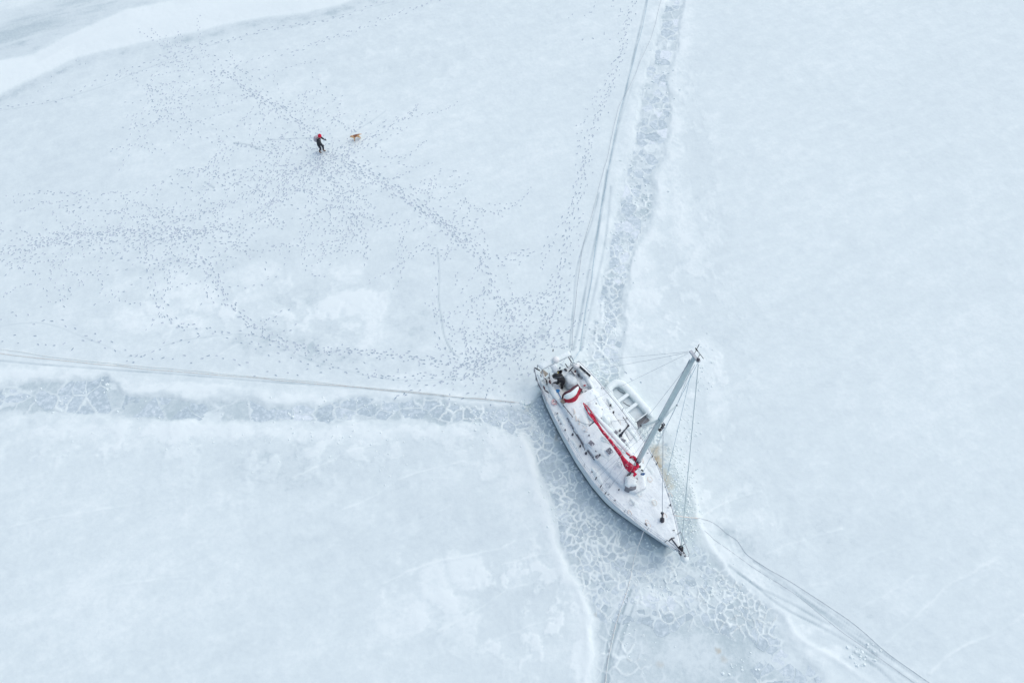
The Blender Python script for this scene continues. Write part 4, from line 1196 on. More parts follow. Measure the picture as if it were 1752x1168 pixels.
# sail track on the aft face
a_, b_ = mast_at(2.0), mast_at(15.3)
MB().tube([a_ + Vector((-.16, 0, 0)), b_ + Vector((-.12, 0, 0))], .018, 5).build('sail_track', M['wire'], mast)
for z in (1.9, 3.3, 9.3):
    c = mast_at(z); MB().lathe(c, [(.10, -.03), (.142, -.025), (.142, .025), (.10, .03)], 14).build('mast_band', M['dark'] if z < 4 else M['alu'], mast)
# snow stuck on the aft of the masthead
for z, r_ in ((14.5, .05), (15.1, .05), (9.5, .07)):
    c = mast_at(z); MB().mound(c + Vector((-.12, .03, 0)), r_, r_ * .7, .12, seed=int(z * 10), n=10, rings=3).build('snow_clump', M['snow'], mast)
# masthead gear
c = mast_at(15.7)
m_ = MB().box(c + Vector((-.02, 0, .05)), (.5, .10, .09)); m_.box(c + Vector((.22, 0, .10)), (.10, .08, .12))
mh = m_.build('masthead_crane', M['wire'], mast)
MB().tube([c + Vector((-.1, .06, .1)), c + Vector((-.12, .08, .75))], .012, 5).build('antenna', M['black'], mast)
m_ = MB().tube([c + Vector((.1, .05, .1)), c + Vector((.12, .05, .4))], .012, 5); m_.tube([c + Vector((-.05, .05, .4)), c + Vector((.32, .05, .4))], .012, 5); m_.box(c + Vector((-.1, .05, .4)), (.14, .01, .08))
m_.build('wind_vane', M['black'], mast)
MB().lathe(c + Vector((.2, -.03, .12)), [(.05, 0), (.06, .05), (.06, .1), (.03, .14)], 10).build('masthead_light', M['dark'], mast)
# instruments half way up
c = mast_at(9.0)
for dx, dz in ((.22, .15), (.25, -.1), (.2, -.55)): MB().box(c + Vector((dx, .02, dz)), (.12, .12, .12)).build('deck_light', M['black'], mast)
MB().tube([mast_at(7.7) + Vector((-.1, .14, 0)), mast_at(8.6) + Vector((-.1, .14, 0))], .025, 5).build('cable_conduit', M['dark'], mast)
tips = {}
for s in (1, -1):
    r0 = mast_at(9.35); tip = r0 + Vector((-.18, s * .98, .10))
    MB().tube([r0 + Vector((0, s * .08, 0)), tip], [.055, .03], 6, flat=.5).build('spreader', M['alu'], mast)
    tips[s] = tip
    MB().lathe(tip, [(.03, -.05), (.045, 0), (.03, .05)], 8).build('spreader_tip', M['dark'], mast)
head = mast_at(15.5)
bow = Vector((11.95, 0, sheer(11.95) + .1))


def wire(name, pts, r_, material=None, parent=None):
    return MB().tube(pts, r_, 5).build(name, material or M['wire'], parent or boat)


for s in (1, -1):
    cp = Vector((MX - .15, s * (hb(MX) - .08), sheer(MX) + .08))
    wire('shroud', [head + Vector((0, s * .08, 0)), tips[s], cp], .007)
    wire('shroud', [mast_at(9.2) + Vector((0, s * .1, 0)), cp + Vector((.45, 0, 0))], .006)
    wire('shroud', [mast_at(9.2) + Vector((0, s * .1, 0)), cp + Vector((-.5, 0, 0))], .006)
    for dx in (-.5, 0, .45):
        MB().tube([cp + Vector((dx, 0, -.06)), cp + Vector((dx, -s * .02, .34))], .028, 6).build('turnbuckle', M['dark'], boat)
    wire('backstay', [head + Vector((-.3, s * .04, .1)), Vector((.0, s * 1.2, sheer(0) + .1))], .006)
    wire('lazy_jack', [mast_at(8.6) + Vector((-.1, s * .1, 0)), bl(1035, 743, 3.0) + Vector((0, s * .15, 0))], .006)
    wire('flag_halyard', [mast_at(9.4) + Vector((-.1, s * .6, 0)), Vector((MX - .9, s * (hb(MX) - .1), sheer(MX)))], .005)
wire('forestay', [head + Vector((.28, 0, .1)), bow], .020, M['alu'])
ist = bl(1133, 891, 1.55)
isf = mast_at(9.4) + Vector((.16, 0, 0))
wire('inner_forestay', [isf, ist], .016, M['wire'])
wire('halyard', [head + Vector((.2, .06, 0)), Vector((MX + .5, .45, 1.7))], .009, M['rope_blue'])
wire('halyard', [head + Vector((.2, -.06, 0)), Vector((MX + .3, -.5, 1.7))], .008)
wire('halyard', [mast_at(14.6) + Vector((.16, .05, 0)), Vector((MX + 1.6, hb(MX + 1.6) - .15, 1.5))], .009, M['rope_blue'])
wire('topping_lift', [head + Vector((-.3, 0, 0)), bl(1000, 691, 3.1)], .005)
m_ = MB(); dv = (isf - ist).normalized(); rq = dv.to_track_quat('Z', 'Y').to_matrix()
m_.lathe(ist, [(.05, 0), (.12, .02), (.12, .05), (.06, .07), (.06, .16), (.12, .18), (.12, .21), (.05, .24)], 12, axis=rq); m_.tube([ist + dv * .2, ist + dv * .8], .04, 8); m_.lathe(ist + dv * .75, [(.05, 0), (.09, .03), (.05, .09)], 10, axis=rq)
m_.build('furling_drum', M['dark'], boat)
m_ = MB(); dv = (head - bow).normalized(); rq = dv.to_track_quat('Z', 'Y').to_matrix()
m_.lathe(bow + dv * .1, [(.05, 0), (.14, .02), (.14, .06), (.07, .08), (.07, .18), (.13, .2), (.13, .23), (.04, .25)], 12, axis=rq)
m_.build('furling_drum', M['black'], boat)

# boom with the red sail cover
goose = mast_at(2.75) + Vector((-.2, 0, 0)); bend = bl(1000, 691, 2.95)
MB().tube([goose, bend], [.09, .075], 10).build('boom', M['alu'], boat)
path = [bl(u, v, z) for u, v, z in ((1010, 706, 3.02), (1016, 715, 3.02), (1026, 731, 3.03), (1035, 743, 3.05), (1045, 755, 3.07), (1053, 766, 3.08), (1061, 777, 3.10), (1068, 788, 3.12), (1075, 797, 3.12), (1081, 803, 3.05))]
Pp = spline(np.array([tuple(p) for p in path]), .12)
m_ = MB(); rr = []
for k, p in enumerate(Pp):
    t = k / (len(Pp) - 1)
    rr.append((.04 + .07 * t + .10 * max(0, t - .75) / .25) * (1 + .35 * float(fbm(t * 22, 1.3, 1.0, 3, 5))))
n_ = 12; vs_ = []; fs = []
for k, p in enumerate(Pp):
    t_ = Vector(Pp[min(k + 1, len(Pp) - 1)] - Pp[max(k - 1, 0)]).normalized(); a_ = t_.cross(Vector((0, 0, 1))).normalized()
    for q in range(n_):
        w = 2 * math.pi * q / n_
        f_ = 1 + .30 * float(fbm(k * .5, q * 1.1, 1.3, 2, 19))
        vs_.append(Vector(p) + a_ * math.cos(w) * rr[k] * f_ + Vector((0, 0, math.sin(w) * rr[k] * 1.25 * f_)))
for k in range(len(Pp) - 1):
    for q in range(n_):
        fs.append((k * n_ + q, k * n_ + (q + 1) % n_, (k + 1) * n_ + (q + 1) % n_, (k + 1) * n_ + q))
fs += [tuple(range(n_ - 1, -1, -1)), tuple((len(Pp) - 1) * n_ + q for q in range(n_))]
m_.add(vs_, fs, 0, True)
cover_o = m_.build('sail_cover', M['red'], boat)
# loose folds round the mast and the open loop at the boom end
for pts, r_ in (([(1077, 783), (1084, 781), (1088, 788), (1091, 797), (1086, 803)], [.05, .09, .08, .09, .06]), ([(1070, 789), (1078, 797), (1087, 800), (1091, 798)], [.07, .10, .11, .07]), ([(1073, 795), (1079, 803), (1086, 806)], [.1, .14, .1]), ([(1083, 807), (1087, 811), (1084, 814)], [.05, .09, .05]),
                ([(998, 689), (1001, 696), (1008, 708), (1016, 718), (1024, 729), (1031, 738)], [.03, .045, .05, .055, .05, .04]), ([(999, 690), (1004, 694), (1011, 703), (1018, 715), (1025, 727), (1031, 737)], [.02, .025, .03, .035, .04, .03]), ([(1071, 774), (1075, 777), (1078, 779)], [.035, .045, .03])):
    pp = spline(np.array([tuple(bl(u, v, 3.08)) for u, v in pts]), .08)
    ri = np.interp(np.linspace(0, 1, len(pp)), np.linspace(0, 1, len(r_)), r_)
    MB().tube([Vector(p) for p in pp], [float(a) * random.uniform(.8, 1.2) for a in ri], 7).build('loose_fold', M['red'], cover_o)
# snow lying along the boom
pp = np.array([tuple(bend.lerp(goose, t) + Vector((0, .02, .09))) for t in np.linspace(.18, .97, 26)])
m_ = MB().tube([Vector(p) for p in pp], [(.05 + .085 * min(1, 3 * k / len(pp))) * random.uniform(.85, 1.15) for k in range(len(pp))], 9, flat=.55); m_.build('boom_snow', M['snow'], boat)
# kicking strut under the boom
MB().tube([bl(1008, 728, 1.95), bl(1017, 721, 2.9)], .035, 6).build('boom_strut', M['dark'], boat)
MB().tube([bl(1089, 797, 1.8), bl(1073, 815, 1.75), bl(1076, 822, 1.75)], [.05, .07, .05], 7).build('mast_collar', M['black'], boat)
for p_, q_ in (((1093, 797), (1096, 800)), ((1097, 803), (1101, 806)), ((1074, 812), (1075, 819))):
    MB().tube([bl(*p_, 1.8), bl(*q_, 1.8)], .045, 6).build('halyard_clutch', M['black'], boat)

# sprayhood
def curve_px(pts, z): return [Vector(p) for p in spline(np.array([tuple(bl(u, v, zz2)) for (u, v), zz2 in zip(pts, z)]), .08)]


base = curve_px([(962, 683), (968, 690), (978, 691), (986, 687), (992, 676), (995, 668)], [1.55] * 6)
topc = curve_px([(965, 681), (970, 683), (978, 681), (985, 676), (989, 669), (991, 664)], [1.95, 2.05, 2.1, 2.1, 2.05, 1.95])
hoop = curve_px([(963, 677), (967, 673), (975, 670), (981, 665), (986, 661), (989, 659)], [1.75, 2.1, 2.2, 2.2, 2.1, 1.8])


def resample(c, n):
    d = [0]
    for k in range(1, len(c)): d.append(d[-1] + (c[k] - c[k - 1]).length)
    return [Vector([float(np.interp(t * d[-1], d, [q[a] for q in c])) for a in range(3)]) for t in np.linspace(0, 1, n)]


B_, T_, H_ = resample(base, 16), resample(topc, 16), resample(hoop, 16)
m_ = MB(); m_.grid([B_, [b_.lerp(t_, .55) + Vector((.04, 0, .05)) for b_, t_ in zip(B_, T_)], T_], 0, True)
hood = m_.build('sprayhood', M['red2'], boat)
MB().tube(H_, [.05 + .065 * math.sin(math.pi * k / 15) ** .5 for k in range(16)], 8, flat=.8).build('folded_flap', M['maroon'], hood)
m_ = MB(); rows_ = []
for t in np.linspace(0.06, .94, 8):
    rows_.append([a_.lerp(b_, t) + Vector((0, 0, .03 + .12 * math.sin(math.pi * t))) for a_, b_ in zip(T_, H_)])
m_.grid([r_[1:-1] for r_ in rows_], 0, True, flip=True).build('snow_on_sprayhood', M['snow'], hood)
for a_, b_ in ((B_[0], H_[0]), (B_[-1], H_[-1])):
    MB().tube([a_ + Vector((0, 0, -.1)), b_], .05, 6).build('hood_strap', M['maroon'], hood)
p, q = bl(993, 664, 1.85), bl(991, 672, 1.7)
MB().box(p.lerp(q, .5), (.2, .3, .12), Matrix.Rotation(.5, 3, 'Z')).build('side_pocket', M['maroon'], hood)
p = bl(963, 686, 1.7)
MB().box(p, (.22, .2, .1), Matrix.Rotation(.6, 3, 'Z')).build('wooden_washboard', M['teak'], boat)

# ------------------------------------------------------------------ stern: solar arch, rails, clutter
AZ = 2.55
cn = [bl(919.5, 624, AZ), bl(974, 599.5, AZ), bl(977, 608, AZ), bl(927.5, 632, AZ)]
m_ = MB(); lo_ = [p - Vector((0, 0, .05)) for p in cn]
m_.add(lo_ + cn, [(3, 2, 1, 0), (4, 5, 6, 7), (0, 1, 5, 4), (1, 2, 6, 5), (2, 3, 7, 6), (3, 0, 4, 7)])
arch = m_.build('solar_panel', M['panel'], boat)
m_ = MB(); rows_ = []
for a in np.linspace(0, 1, 9):
    l_, r_ = cn[0].lerp(cn[3], a), cn[1].lerp(cn[2], a)
    rows_.append([l_.lerp(r_, t) + Vector((0, 0, .012 + .09 * (1 - abs(2 * a - 1) ** 6) * (1 - abs(2 * t - 1) ** 14) * (1 + .25 * float(fbm(t * 9, a * 3, 1, 3, 3))))) for t in np.linspace(0, 1, 34)])
m_.grid(rows_, 0, True, flip=True).build('panel_snow', M['snow'], arch)
pdm = bl(951, 615, AZ + .2)
MB().lathe((pdm.x, pdm.y, AZ + .04), [(.14, 0), (.20, .05), (.21, .16), (.17, .24), (.08, .29), (.02, .30)], 16).build('radar_dome', M['cream'], arch)
pdm = bl(946, 601, AZ)
MB().tube([pdm, pdm + Vector((0, 0, .25))], .03, 6).build('antenna_base', M['black'], arch)
for k, (a, b_) in enumerate(((cn[3], (930, 640)), (cn[0], (919, 632)), (cn[2], (981, 617)), (cn[1], (976, 612)))):
    q = bl(*b_, 1.25)
    MB().tube([a - Vector((0, 0, .05)), a.lerp(q, .5), q], .028, 6).build('arch_post', M['steel'], boat)
RZ = 1.85


def rail(pts, name='pushpit', r_=.02, z=RZ, material=None, posts=True):
    pp = [bl(u, v, z) for u, v in pts]
    m2 = MB().tube(pp, r_, 6)
    m2.tube([p - Vector((0, 0, .3)) for p in pp], r_ * .8, 6)
    if posts:
        for p in pp: m2.tube([p, Vector((p.x, p.y, 1.2))], r_, 6)
    return m2.build(name, material or M['steel'], boat)


rail([(914, 628), (917, 642), (921, 654), (928, 668), (935, 684)])
rail([(1009, 641), (1001, 633), (991, 624), (977, 619)])
MB().tube([bl(991, 626, RZ + .03), bl(1000, 634, RZ + .03), bl(1010, 643, RZ + .03)], .065, 8).build('black_rail_padding', M['black'], boat)
p, q = bl(982, 628, RZ), bl(991, 625.5, RZ)
MB().tube([p, q], .13, 12).build('rolled_canister', M['cream'], boat)
p, q = bl(977, 637, 1.5), bl(985, 641, 1.5)
MB().tube([p, q], .10, 10).build('fender', M['cream'], boat)
for a, b_, r_, mm in (((972, 610), (979, 621), .03, 'dark'), ((967, 622), (972, 629), .03, 'dark'), ((975, 632), (984, 642), .03, 'dark'), ((973, 636), (981, 627), .035, 'dark'), ((915, 629), (924, 634), .04, 'black'), ((917, 645), (919, 652), .03, 'black'), ((921, 655), (927, 667), .035, 'dark'), ((932, 667), (939, 672), .04, 'dark'), ((934, 649), (936, 657), .05, 'black'), ((931, 646), (934, 650), .04, 'black'), ((930, 660), (932, 666), .04, 'maroon'), ((925, 640), (926, 645), .025, 'maroon'), ((938, 645), (941, 648), .035, 'dark'), ((939, 653), (943, 656), .03, 'maroon')):
    MB().tube([bl(*a, 1.6), bl(*a, 1.62).lerp(bl(*b_, 1.62), .5), bl(*b_, 1.6)], [r_ * .8, r_ * 1.2, r_ * .8], 6).build('stern_fitting', M[mm], boat)
p = bl(931, 638, 1.5)
MB().box(p, (.42, .26, .05), Matrix.Rotation(R(20), 3, 'Z')).build('beige_board', M['tan'], boat)
p, q = bl(928, 636, 1.62), bl(934, 656, 1.62)
MB().tube([p, q], .06, 6, flat=.5).build('white_plank', M['cream'], boat)
for u, v, rx, ry, h_, z, sd_ in ((938, 660, .35, .25, .14, 1.28, 51), (1002, 652, .42, .34, .14, 1.28, 52), (1008, 648, .28, .2, .12, 1.3, 53), (985, 626, .3, .2, .14, 1.3, 54), (950, 630, .5, .22, .1, 1.28, 55), (944, 676, .3, .2, .08, 1.28, 57)):
    p = bl(u, v, z + h_ * .5); MB().mound((p.x, p.y, z), rx, ry, h_, seed=sd_, power=2.6).build('snow_heap', M['snow_deck'], boat)
# pale cover over the cockpit table
p = bl(977, 648, 1.55)
m_ = MB(); m_.mound((p.x, p.y, 1.30), .48, .40, .26, seed=60, power=5, rough=.12, sink=.2).build('cockpit_cover', M['tarp'], boat)
# wheel on its pedestal
p = bl(966, 646, 1.55)
# starboard quarter rail boards
MB().box(bl(924, 650, 1.45), (.75, .04, .22), Matrix.Rotation(R(-4), 3, 'Z')).build('rail_board', M['coach'], boat)

# ------------------------------------------------------------------ guard rails and bow
STX = [2.2, 3.9, 5.6, 7.2, 8.8, 10.2, 11.2]
for s in (1, -1):
    tops = []
    for x in STX:
        b0 = Vector((x, s * (hb(x) - .07), sheer(x))); t0 = b0 + Vector((0, s * .03, .6)); tops.append(t0)
        MB().tube([b0, t0], .014, 6).build('stanchion', M['steel'], boat)
    wire('lifeline', tops, .008); wire('lifeline', [t - Vector((0, 0, .3)) for t in tops], .006)
# pulpit
pu = [Vector((11.2, -(hb(11.2) - .05), sheer(11.2) + .62)), Vector((11.8, -.24, sheer(11.8) + .66)), Vector((12.3, -.12, sheer(12) + .68)), Vector((12.4, 0, sheer(12) + .68)), Vector((12.3, .12, sheer(12) + .68)), Vector((11.8, .24, sheer(11.8) + .66)), Vector((11.2, hb(11.2) - .05, sheer(11.2) + .62))]
m_ = MB().tube(pu, .02, 7)
for p in (pu[0], pu[1], pu[5], pu[6]): m_.tube([p, Vector((p.x - .05, p.y * .9, sheer(p.x)))], .018, 6)
m_.build('pulpit', M['steel'], boat)
m_ = MB().box((12.2, 0, sheer(12)), (.5, .26, .08)); m_.build('bow_roller', M['dark'], boat)
MB().mound((12.35, -.03, sheer(12) + .03), .24, .22, .16, seed=71).build('snow_cap', M['snow'], boat)
MB().lathe((12.28, .02, sheer(12) + .14), [(.05, 0), (.055, .08), (.03, .1)], 8).build('bow_light', M['black'], boat)
m_ = MB().tube([(11.2, -.05, sheer(11.2) + .15), (11.6, -.03, sheer(11.6) + .16), (12.1, -.02, sheer(12) + .12)], .03, 6); m_.tube([(11.25, -.22, sheer(11.2) + .14), (11.2, -.05, sheer(11.2) + .15), (11.25, .12, sheer(11.2) + .14)], .03, 6)
m_.build('anchor', M['dark'], boat)
for u, v in ((1108, 892), (1138, 881), (1110, 897), (1078, 876), (1148, 846)):
    p = bl(u, v, 1.55)
    pts = [(p.x + .13 * math.cos(a) * random.uniform(.7, 1.2), p.y + .08 * math.sin(a) * random.uniform(.7, 1.2), sheer(p.x) + .10) for a in np.linspace(0, 5, 10)]
    MB().tube(pts, .02, 5).build('rope_coil', M['orange'], boat)
for u, v in ((984, 716), (981, 704), (989, 722), (1098, 788)):
    p = bl(u, v, 1.7)
    pts = [(p.x + .16 * math.cos(a * 1.7), p.y + .12 * math.sin(a), 1.70 + .01 * a) for a in np.linspace(0, 4, 8)]
    MB().tube(pts, .015, 5).build('rope_coil', M['orange'], boat)
wire('sheet', [bl(988, 719, 1.85), bl(996, 723, 1.82), bl(1002, 725, 1.82), bl(1008, 726, 1.85)], .015, M['wire'])
wire('sheet', [bl(1030, 722, 1.8), bl(1050, 720, 1.7), bl(1075, 717, 1.5)], .01, M['wire'])
for a, b_ in (((1035, 824), (1049, 809)), ((1048, 817), (1058, 828)), ((1042, 834), (1056, 815))):
    wire('jackline', [bl(*a, 1.35), bl(*b_, 1.55)], .008)
p = bl(1105, 897, 1.5)
MB().box((p.x, p.y, p.z), (.18, .05, .06)).build('fairlead', M['dark'], boat)

# ------------------------------------------------------------------ inflatable dinghy alongside
dn_b = at(1046, 659, .3); dn_s = at(1102, 722, .3)
dax = Vector((dn_s.x - dn_b.x, dn_s.y - dn_b.y, 0)); dlen = dax.length
ding = empty('inflatable_dinghy', Vector((dn_b.x, dn_b.y, 0)), math.atan2(dax.y, dax.x))
tag(ding, 'snow-filled white inflatable dinghy tied alongside the yacht', 'dinghy')
TR = .225; HW = .60
path = [(dlen + .05, HW), (dlen - .4, HW), (dlen * .55, HW + .01), (dlen * .3, HW - .01), (.42, HW - .08), (.17, HW - .24), (.08, 0.18)]
full = path + [(x, -y) for x, y in path[::-1]]
pp = spline(np.array([(x, y, .30 + .10 * max(0, 1 - x / .9)) for x, y in full]), .1)
rr = [TR * min(1, .25 + 3.0 * min(k, len(pp) - 1 - k) / len(pp) * 4) for k in range(len(pp))]
tube_o = MB().tube([Vector(p) for p in pp], rr, 14).build('inflatable_tube', M['rubber'], ding)
P = []
for k, p in enumerate(pp):
    t_ = Vector(pp[min(k + 1, len(pp) - 1)] - pp[max(k - 1, 0)]).normalized(); a_ = t_.cross(Vector((0, 0, 1))).normalized()
    row = []
    for j, w in enumerate(np.linspace(R(15), R(165), 9)):
        f_ = 1.08 + .12 * math.sin(w) * (1 + .5 * float(fbm(k * .3, j * .7, 1.2, 3, 88)))
        if j in (0, 8): f_ = .97
        row.append(Vector(p) + a_ * math.cos(w) * rr[k] * f_ + Vector((0, 0, math.sin(w) * rr[k] * f_)))
    P.append(row)
MB().grid(P, 0, True).build('tube_snow', M['snow'], ding)
m_ = MB(); m_.grid([[(x, y * min(1, .35 + x * .9) * (HW - .06), .16 + .02 * float(fbm(x, y, .4, 3, 6))) for y in np.linspace(-1, 1, 9)] for x in np.linspace(.2, dlen - .25, 18)], 0, True, flip=True)
m_.build('floor', M['dfloor'], ding)
for x in (dlen * .36, dlen * .62):
    th_ = MB().box((x, 0, .40), (.22, 2 * HW - .2, .035)).build('thwart', M['rubber'], ding)
    MB().box((x, 0, .437), (.22, 2 * HW - .22, .03), taper=(.8, .96)).build('snow_cap', M['snow'], th_)
MB().box((dlen - .28, 0, .30), (.045, 2 * HW - .30, .46)).build('transom', M['transom'], ding)
MB().box((dlen - .28, 0, .545), (.06, 2 * HW - .3, .03), taper=(.7, .97)).build('transom_snow', M['snow'], ding)
MB().box((dlen - .10, 0, .08), (.34, 2 * HW - .34, .03)).build('engine_well', M['transom'], ding)
for x, y in ((dlen * .22, .16), (dlen * .5, -.1)):
    MB().tube([(x - .25, y, .19), (x, y + .05, .2), (x + .22, y + .16, .2)], .014, 5).build('grab_line', M['dark'], ding)
pr_ = [at(1041, 665, .45), at(1034, 671, .9), at(1031, 673, 1.3)]
tag(MB().tube(pr_, .014, 5).build('painter_rope', M['rope_dark']), 'short dark rope tying the dinghy bow to the yacht', 'rope')

# ------------------------------------------------------------------ mooring ropes, frozen to the ice
def lay(pts, r_, material, name, label, start=None, lift=.012, wig=.05, seed=1):
    P = spline(g2(pts), .35)
    out = [] if start is None else list(start)
    for k, p in enumerate(P):
        d = 0 if k == 0 else 1
        x = p[0] + wig * float(fbm(p[0] * 1.0, p[1] * 1.0, 1.6, 2, seed)); y = p[1] + wig * float(fbm(p[0], p[1], 1.6, 2, seed + 9))
        out.append(Vector((x, y, gz(x, y) + r_ * .55 + lift * (1 + float(fbm(x, y, 1.1, 2, seed + 3))))))
    return tag(MB().tube(out, r_, 6).build(name, material), label, 'rope', 'mooring ropes of the yacht')


lay([(-160, 578), (0, 597), (100, 612), (200, 623), (300, 632), (420, 643), (520, 652), (600, 660), (700, 670), (800, 680), (880, 688)], .012, M['rope_beige'], 'mooring_rope', 'long beige rope running left across the snow, upper of the pair', lift=.02)
lay([(-160, 590), (0, 605), (120, 618), (260, 632), (420, 646), (560, 658), (700, 671), (820, 683), (890, 689)], .010, M['orange'], 'mooring_rope', 'long faded orange rope running left across the snow, lower of the pair', lift=.01, seed=4)
lay([(978, 597), (981, 560), (985, 520), (990, 470), (998, 420), (1012, 370), (1028, 310), (1040, 265), (1048, 225), (1060, 180), (1077, 150), (1095, 108), (1110, 75), (1121, 40), (1131, 0), (1145, -60)], .010, M['rope_dark'], 'mooring_rope', 'thin dark grey rope running up from the stern beside the frozen lead', start=[tobow(.1, .6, 1.35), tobow(-.6, .5, .5)], seed=5)
lay([(992, 600), (1001, 540), (1012, 480), (1022, 400), (1030, 350), (1041, 290), (1056, 210), (1072, 150), (1088, 90), (1103, 30), (1116, -60)], .013, M['rope_blue'], 'mooring_rope', 'pale blue rope running up from the stern left of the dark one', start=[tobow(.05, 1.0, 1.35), tobow(-.5, 1.3, .5)], seed=6, lift=.0)
lay([(1195, 886), (1211, 890), (1228, 899), (1243, 912), (1262, 925), (1275, 945), (1289, 957), (1320, 977), (1362, 1000), (1400, 1024), (1440, 1052), (1480, 1084), (1520, 1118), (1590, 1168), (1680, 1230)], .010, M['rope_dark'], 'mooring_rope', 'grey rope with an orange end running lower right from the bow, upper of two', start=[tobow(10.6, hb(10.6), 1.5)], seed=7)
lay([(1186, 908), (1206, 908), (1222, 922), (1245, 938), (1280, 963), (1320, 990), (1362, 1017), (1400, 1048), (1430, 1072), (1480, 1108), (1540, 1150), (1620, 1210)], .009, M['rope_dark'], 'mooring_rope', 'dark rope running lower right from the bow, lower of two', start=[tobow(11.2, hb(11.2), 1.55), tobow(11.4, .9, .6)], seed=8, lift=.0)
lay([(1085, 955), (1080, 980), (1074, 1005), (1064, 1035), (1055, 1065), (1047, 1100), (1040, 1130), (1036, 1168), (1030, 1230)], .018, M['rope_beige'], 'mooring_rope', 'beige rope hanging from the starboard bow and running down the picture', start=[tobow(*bl(1105, 899, 1.5)), tobow(*bl(1105, 899, 1.5)).lerp(at(1085, 955), .5) - Vector((0, 0, .12))], seed=9)
lay([(1072, 1010), (1060, 1045), (1050, 1075), (1042, 1110), (1034, 1168), (1028, 1230)], .010, M['rope_dark'], 'mooring_rope', 'dark rope half sunk in snow left of the beige bow rope', seed=10, lift=.0)
for (u0, v0), (u1, v1), r_ in (((1157, 880), (1195, 886), .024),):
    tag(MB().tube([tobow(10.3, hb(10.3), 1.5), at(1172, 884, .8), at(1195, 886, .06)], r_, 6).build('mooring_rope', M['orange']), 'short faded orange rope from the port bow down to the ice', 'rope', 'mooring ropes of the yacht')

# slab of snow where the left ropes enter the ice
p = at(903, 691)
m_ = MB().box((0, 0, .10), (.42, .2, .16), Matrix.Rotation(R(25), 3, 'Z'), taper=(.9, .8)); m_.mound((-.22, -.22, .02), .16, .12, .12, seed=3, n=9, rings=3)
o = m_.build('ice_block', M['snow']); o.location = (p.x, p.y, gz(p.x, p.y)); tag(o, 'white slab of snow at the boat end of the left mooring ropes', 'ice block')

# ------------------------------------------------------------------ people and the dog
def skin_body(name, joints, edges, material, parent, sub=2, root=0):
    me_ = bpy.data.meshes.new(name)
    names = list(joints)
    me_.from_pydata([joints[n][0] for n in names], [(names.index(a), names.index(b)) for a, b in edges], [])
    o = bpy.data.objects.new(name, me_); COL.objects.link(o); o.parent = parent
    sk = o.modifiers.new('skin', 'SKIN'); sk.use_smooth_shade = True
    for k, n in enumerate(names):
        r_ = joints[n][1]
        me_.skin_vertices[0].data[k].radius = r_ if isinstance(r_, tuple) else (r_, r_)
        me_.skin_vertices[0].data[k].use_root = (k == root)
    s_ = o.modifiers.new('sub', 'SUBSURF'); s_.levels = sub; s_.render_levels = sub
    me_.materials.append(material)
    return o


HUMAN_EDGES = [('pelvis', 'belly'), ('belly', 'chest'), ('chest', 'neck'), ('neck', 'chin'), ('chin', 'crown')] + \
    [e for s in 'lr' for e in (('pelvis', 'hip' + s), ('hip' + s, 'knee' + s), ('knee' + s, 'ankle' + s), ('ankle' + s, 'toe' + s), ('chest', 'sh' + s), ('sh' + s, 'el' + s), ('el' + s, 'wr' + s))]


def glove(w, d, material, parent, side):
    """a palm with four unequal curled fingers and a thumb from its side"""
    d = d.normalized(); up = Vector((0, 0, 1)); sidev = d.cross(up).normalized(); nrm = sidev.cross(d).normalized()
    m2 = MB().tube([w - d * .01, w + d * .05, w + d * .095], [.030, .042, .036], 8, flat=.55)
    for k, (off, ln) in enumerate(((-.030, .060), (-.010, .075), (.010, .070), (.029, .052))):
        b0 = w + d * .085 + sidev * off
        m2.tube([b0, b0 + d * ln * .55 - nrm * .008, b0 + d * ln - nrm * .035], [.011, .010, .008], 6)
    b0 = w + d * .03 + sidev * side * .035
    m2.tube([b0, b0 + sidev * side * .03 + d * .03, b0 + sidev * side * .035 + d * .06 - nrm * .02], [.013, .012, .009], 6)
    return m2.build('glove', material, parent)


def person(loc, heading, J, body_mat, label):
    root = empty('person', loc, heading)
    tag(root, label, 'person')
    skin_body('body', J, HUMAN_EDGES, body_mat, root)
    return root


# walker with a red hat, leaning towards the dog
wl = at(551, 260.5); wl.z = gz(wl.x, wl.y)
J = {'pelvis': ((-.02, 0, .92), (.17, .14)), 'belly': ((.03, 0, 1.10), (.18, .15)), 'chest': ((.10, 0, 1.33), (.20, .16)), 'neck': ((.17, 0, 1.50), .07), 'chin': ((.22, 0, 1.58), .085), 'crown': ((.25, 0, 1.70), .09),
     'hipl': ((0, .10, .86), .12), 'kneel': ((.16, .11, .50), .085), 'anklel': ((.10, .11, .10), .06), 'toel': ((.26, .12, .05), .045),
     'hipr': ((-.02, -.10, .86), .12), 'kneer': ((.06, -.10, .48), .085), 'ankler': ((-.14, -.10, .12), .06), 'toer': ((.02, -.11, .045), .045),
     'shl': ((.12, .20, 1.42), .085), 'ell': ((.26, .25, 1.18), .07), 'wrl': ((.44, .16, 1.20), .05), 'shr': ((.12, -.20, 1.42), .085), 'elr': ((.16, -.27, 1.14), .07), 'wrr': ((.34, -.22, 1.02), .05)}
walker = person(wl, R(-12), J, banded('walker_clothes', [(0, (.20, .12, .08)), (.26, (.018, .022, .04)), (.80, (.016, .02, .028)), (1.52, (.50, .34, .28))]), 'person in black jacket and bright red hat walking on the trodden snow')
glove(Vector(J['wrl'][0]), Vector((1, -.2, 0)), M['black'], walker, -1); glove(Vector(J['wrr'][0]), Vector((1, .2, -.2)), M['black'], walker, 1)
m_ = MB().lathe((.245, 0, 1.63), [(.125, 0), (.138, .03), (.135, .09), (.11, .145), (.06, .18), (.03, .19), (.045, .205), (.05, .23), (.02, .26)], 14, axis=Matrix.Rotation(R(14), 3, 'Y'))
m_.build('hat', M['knit'], walker)
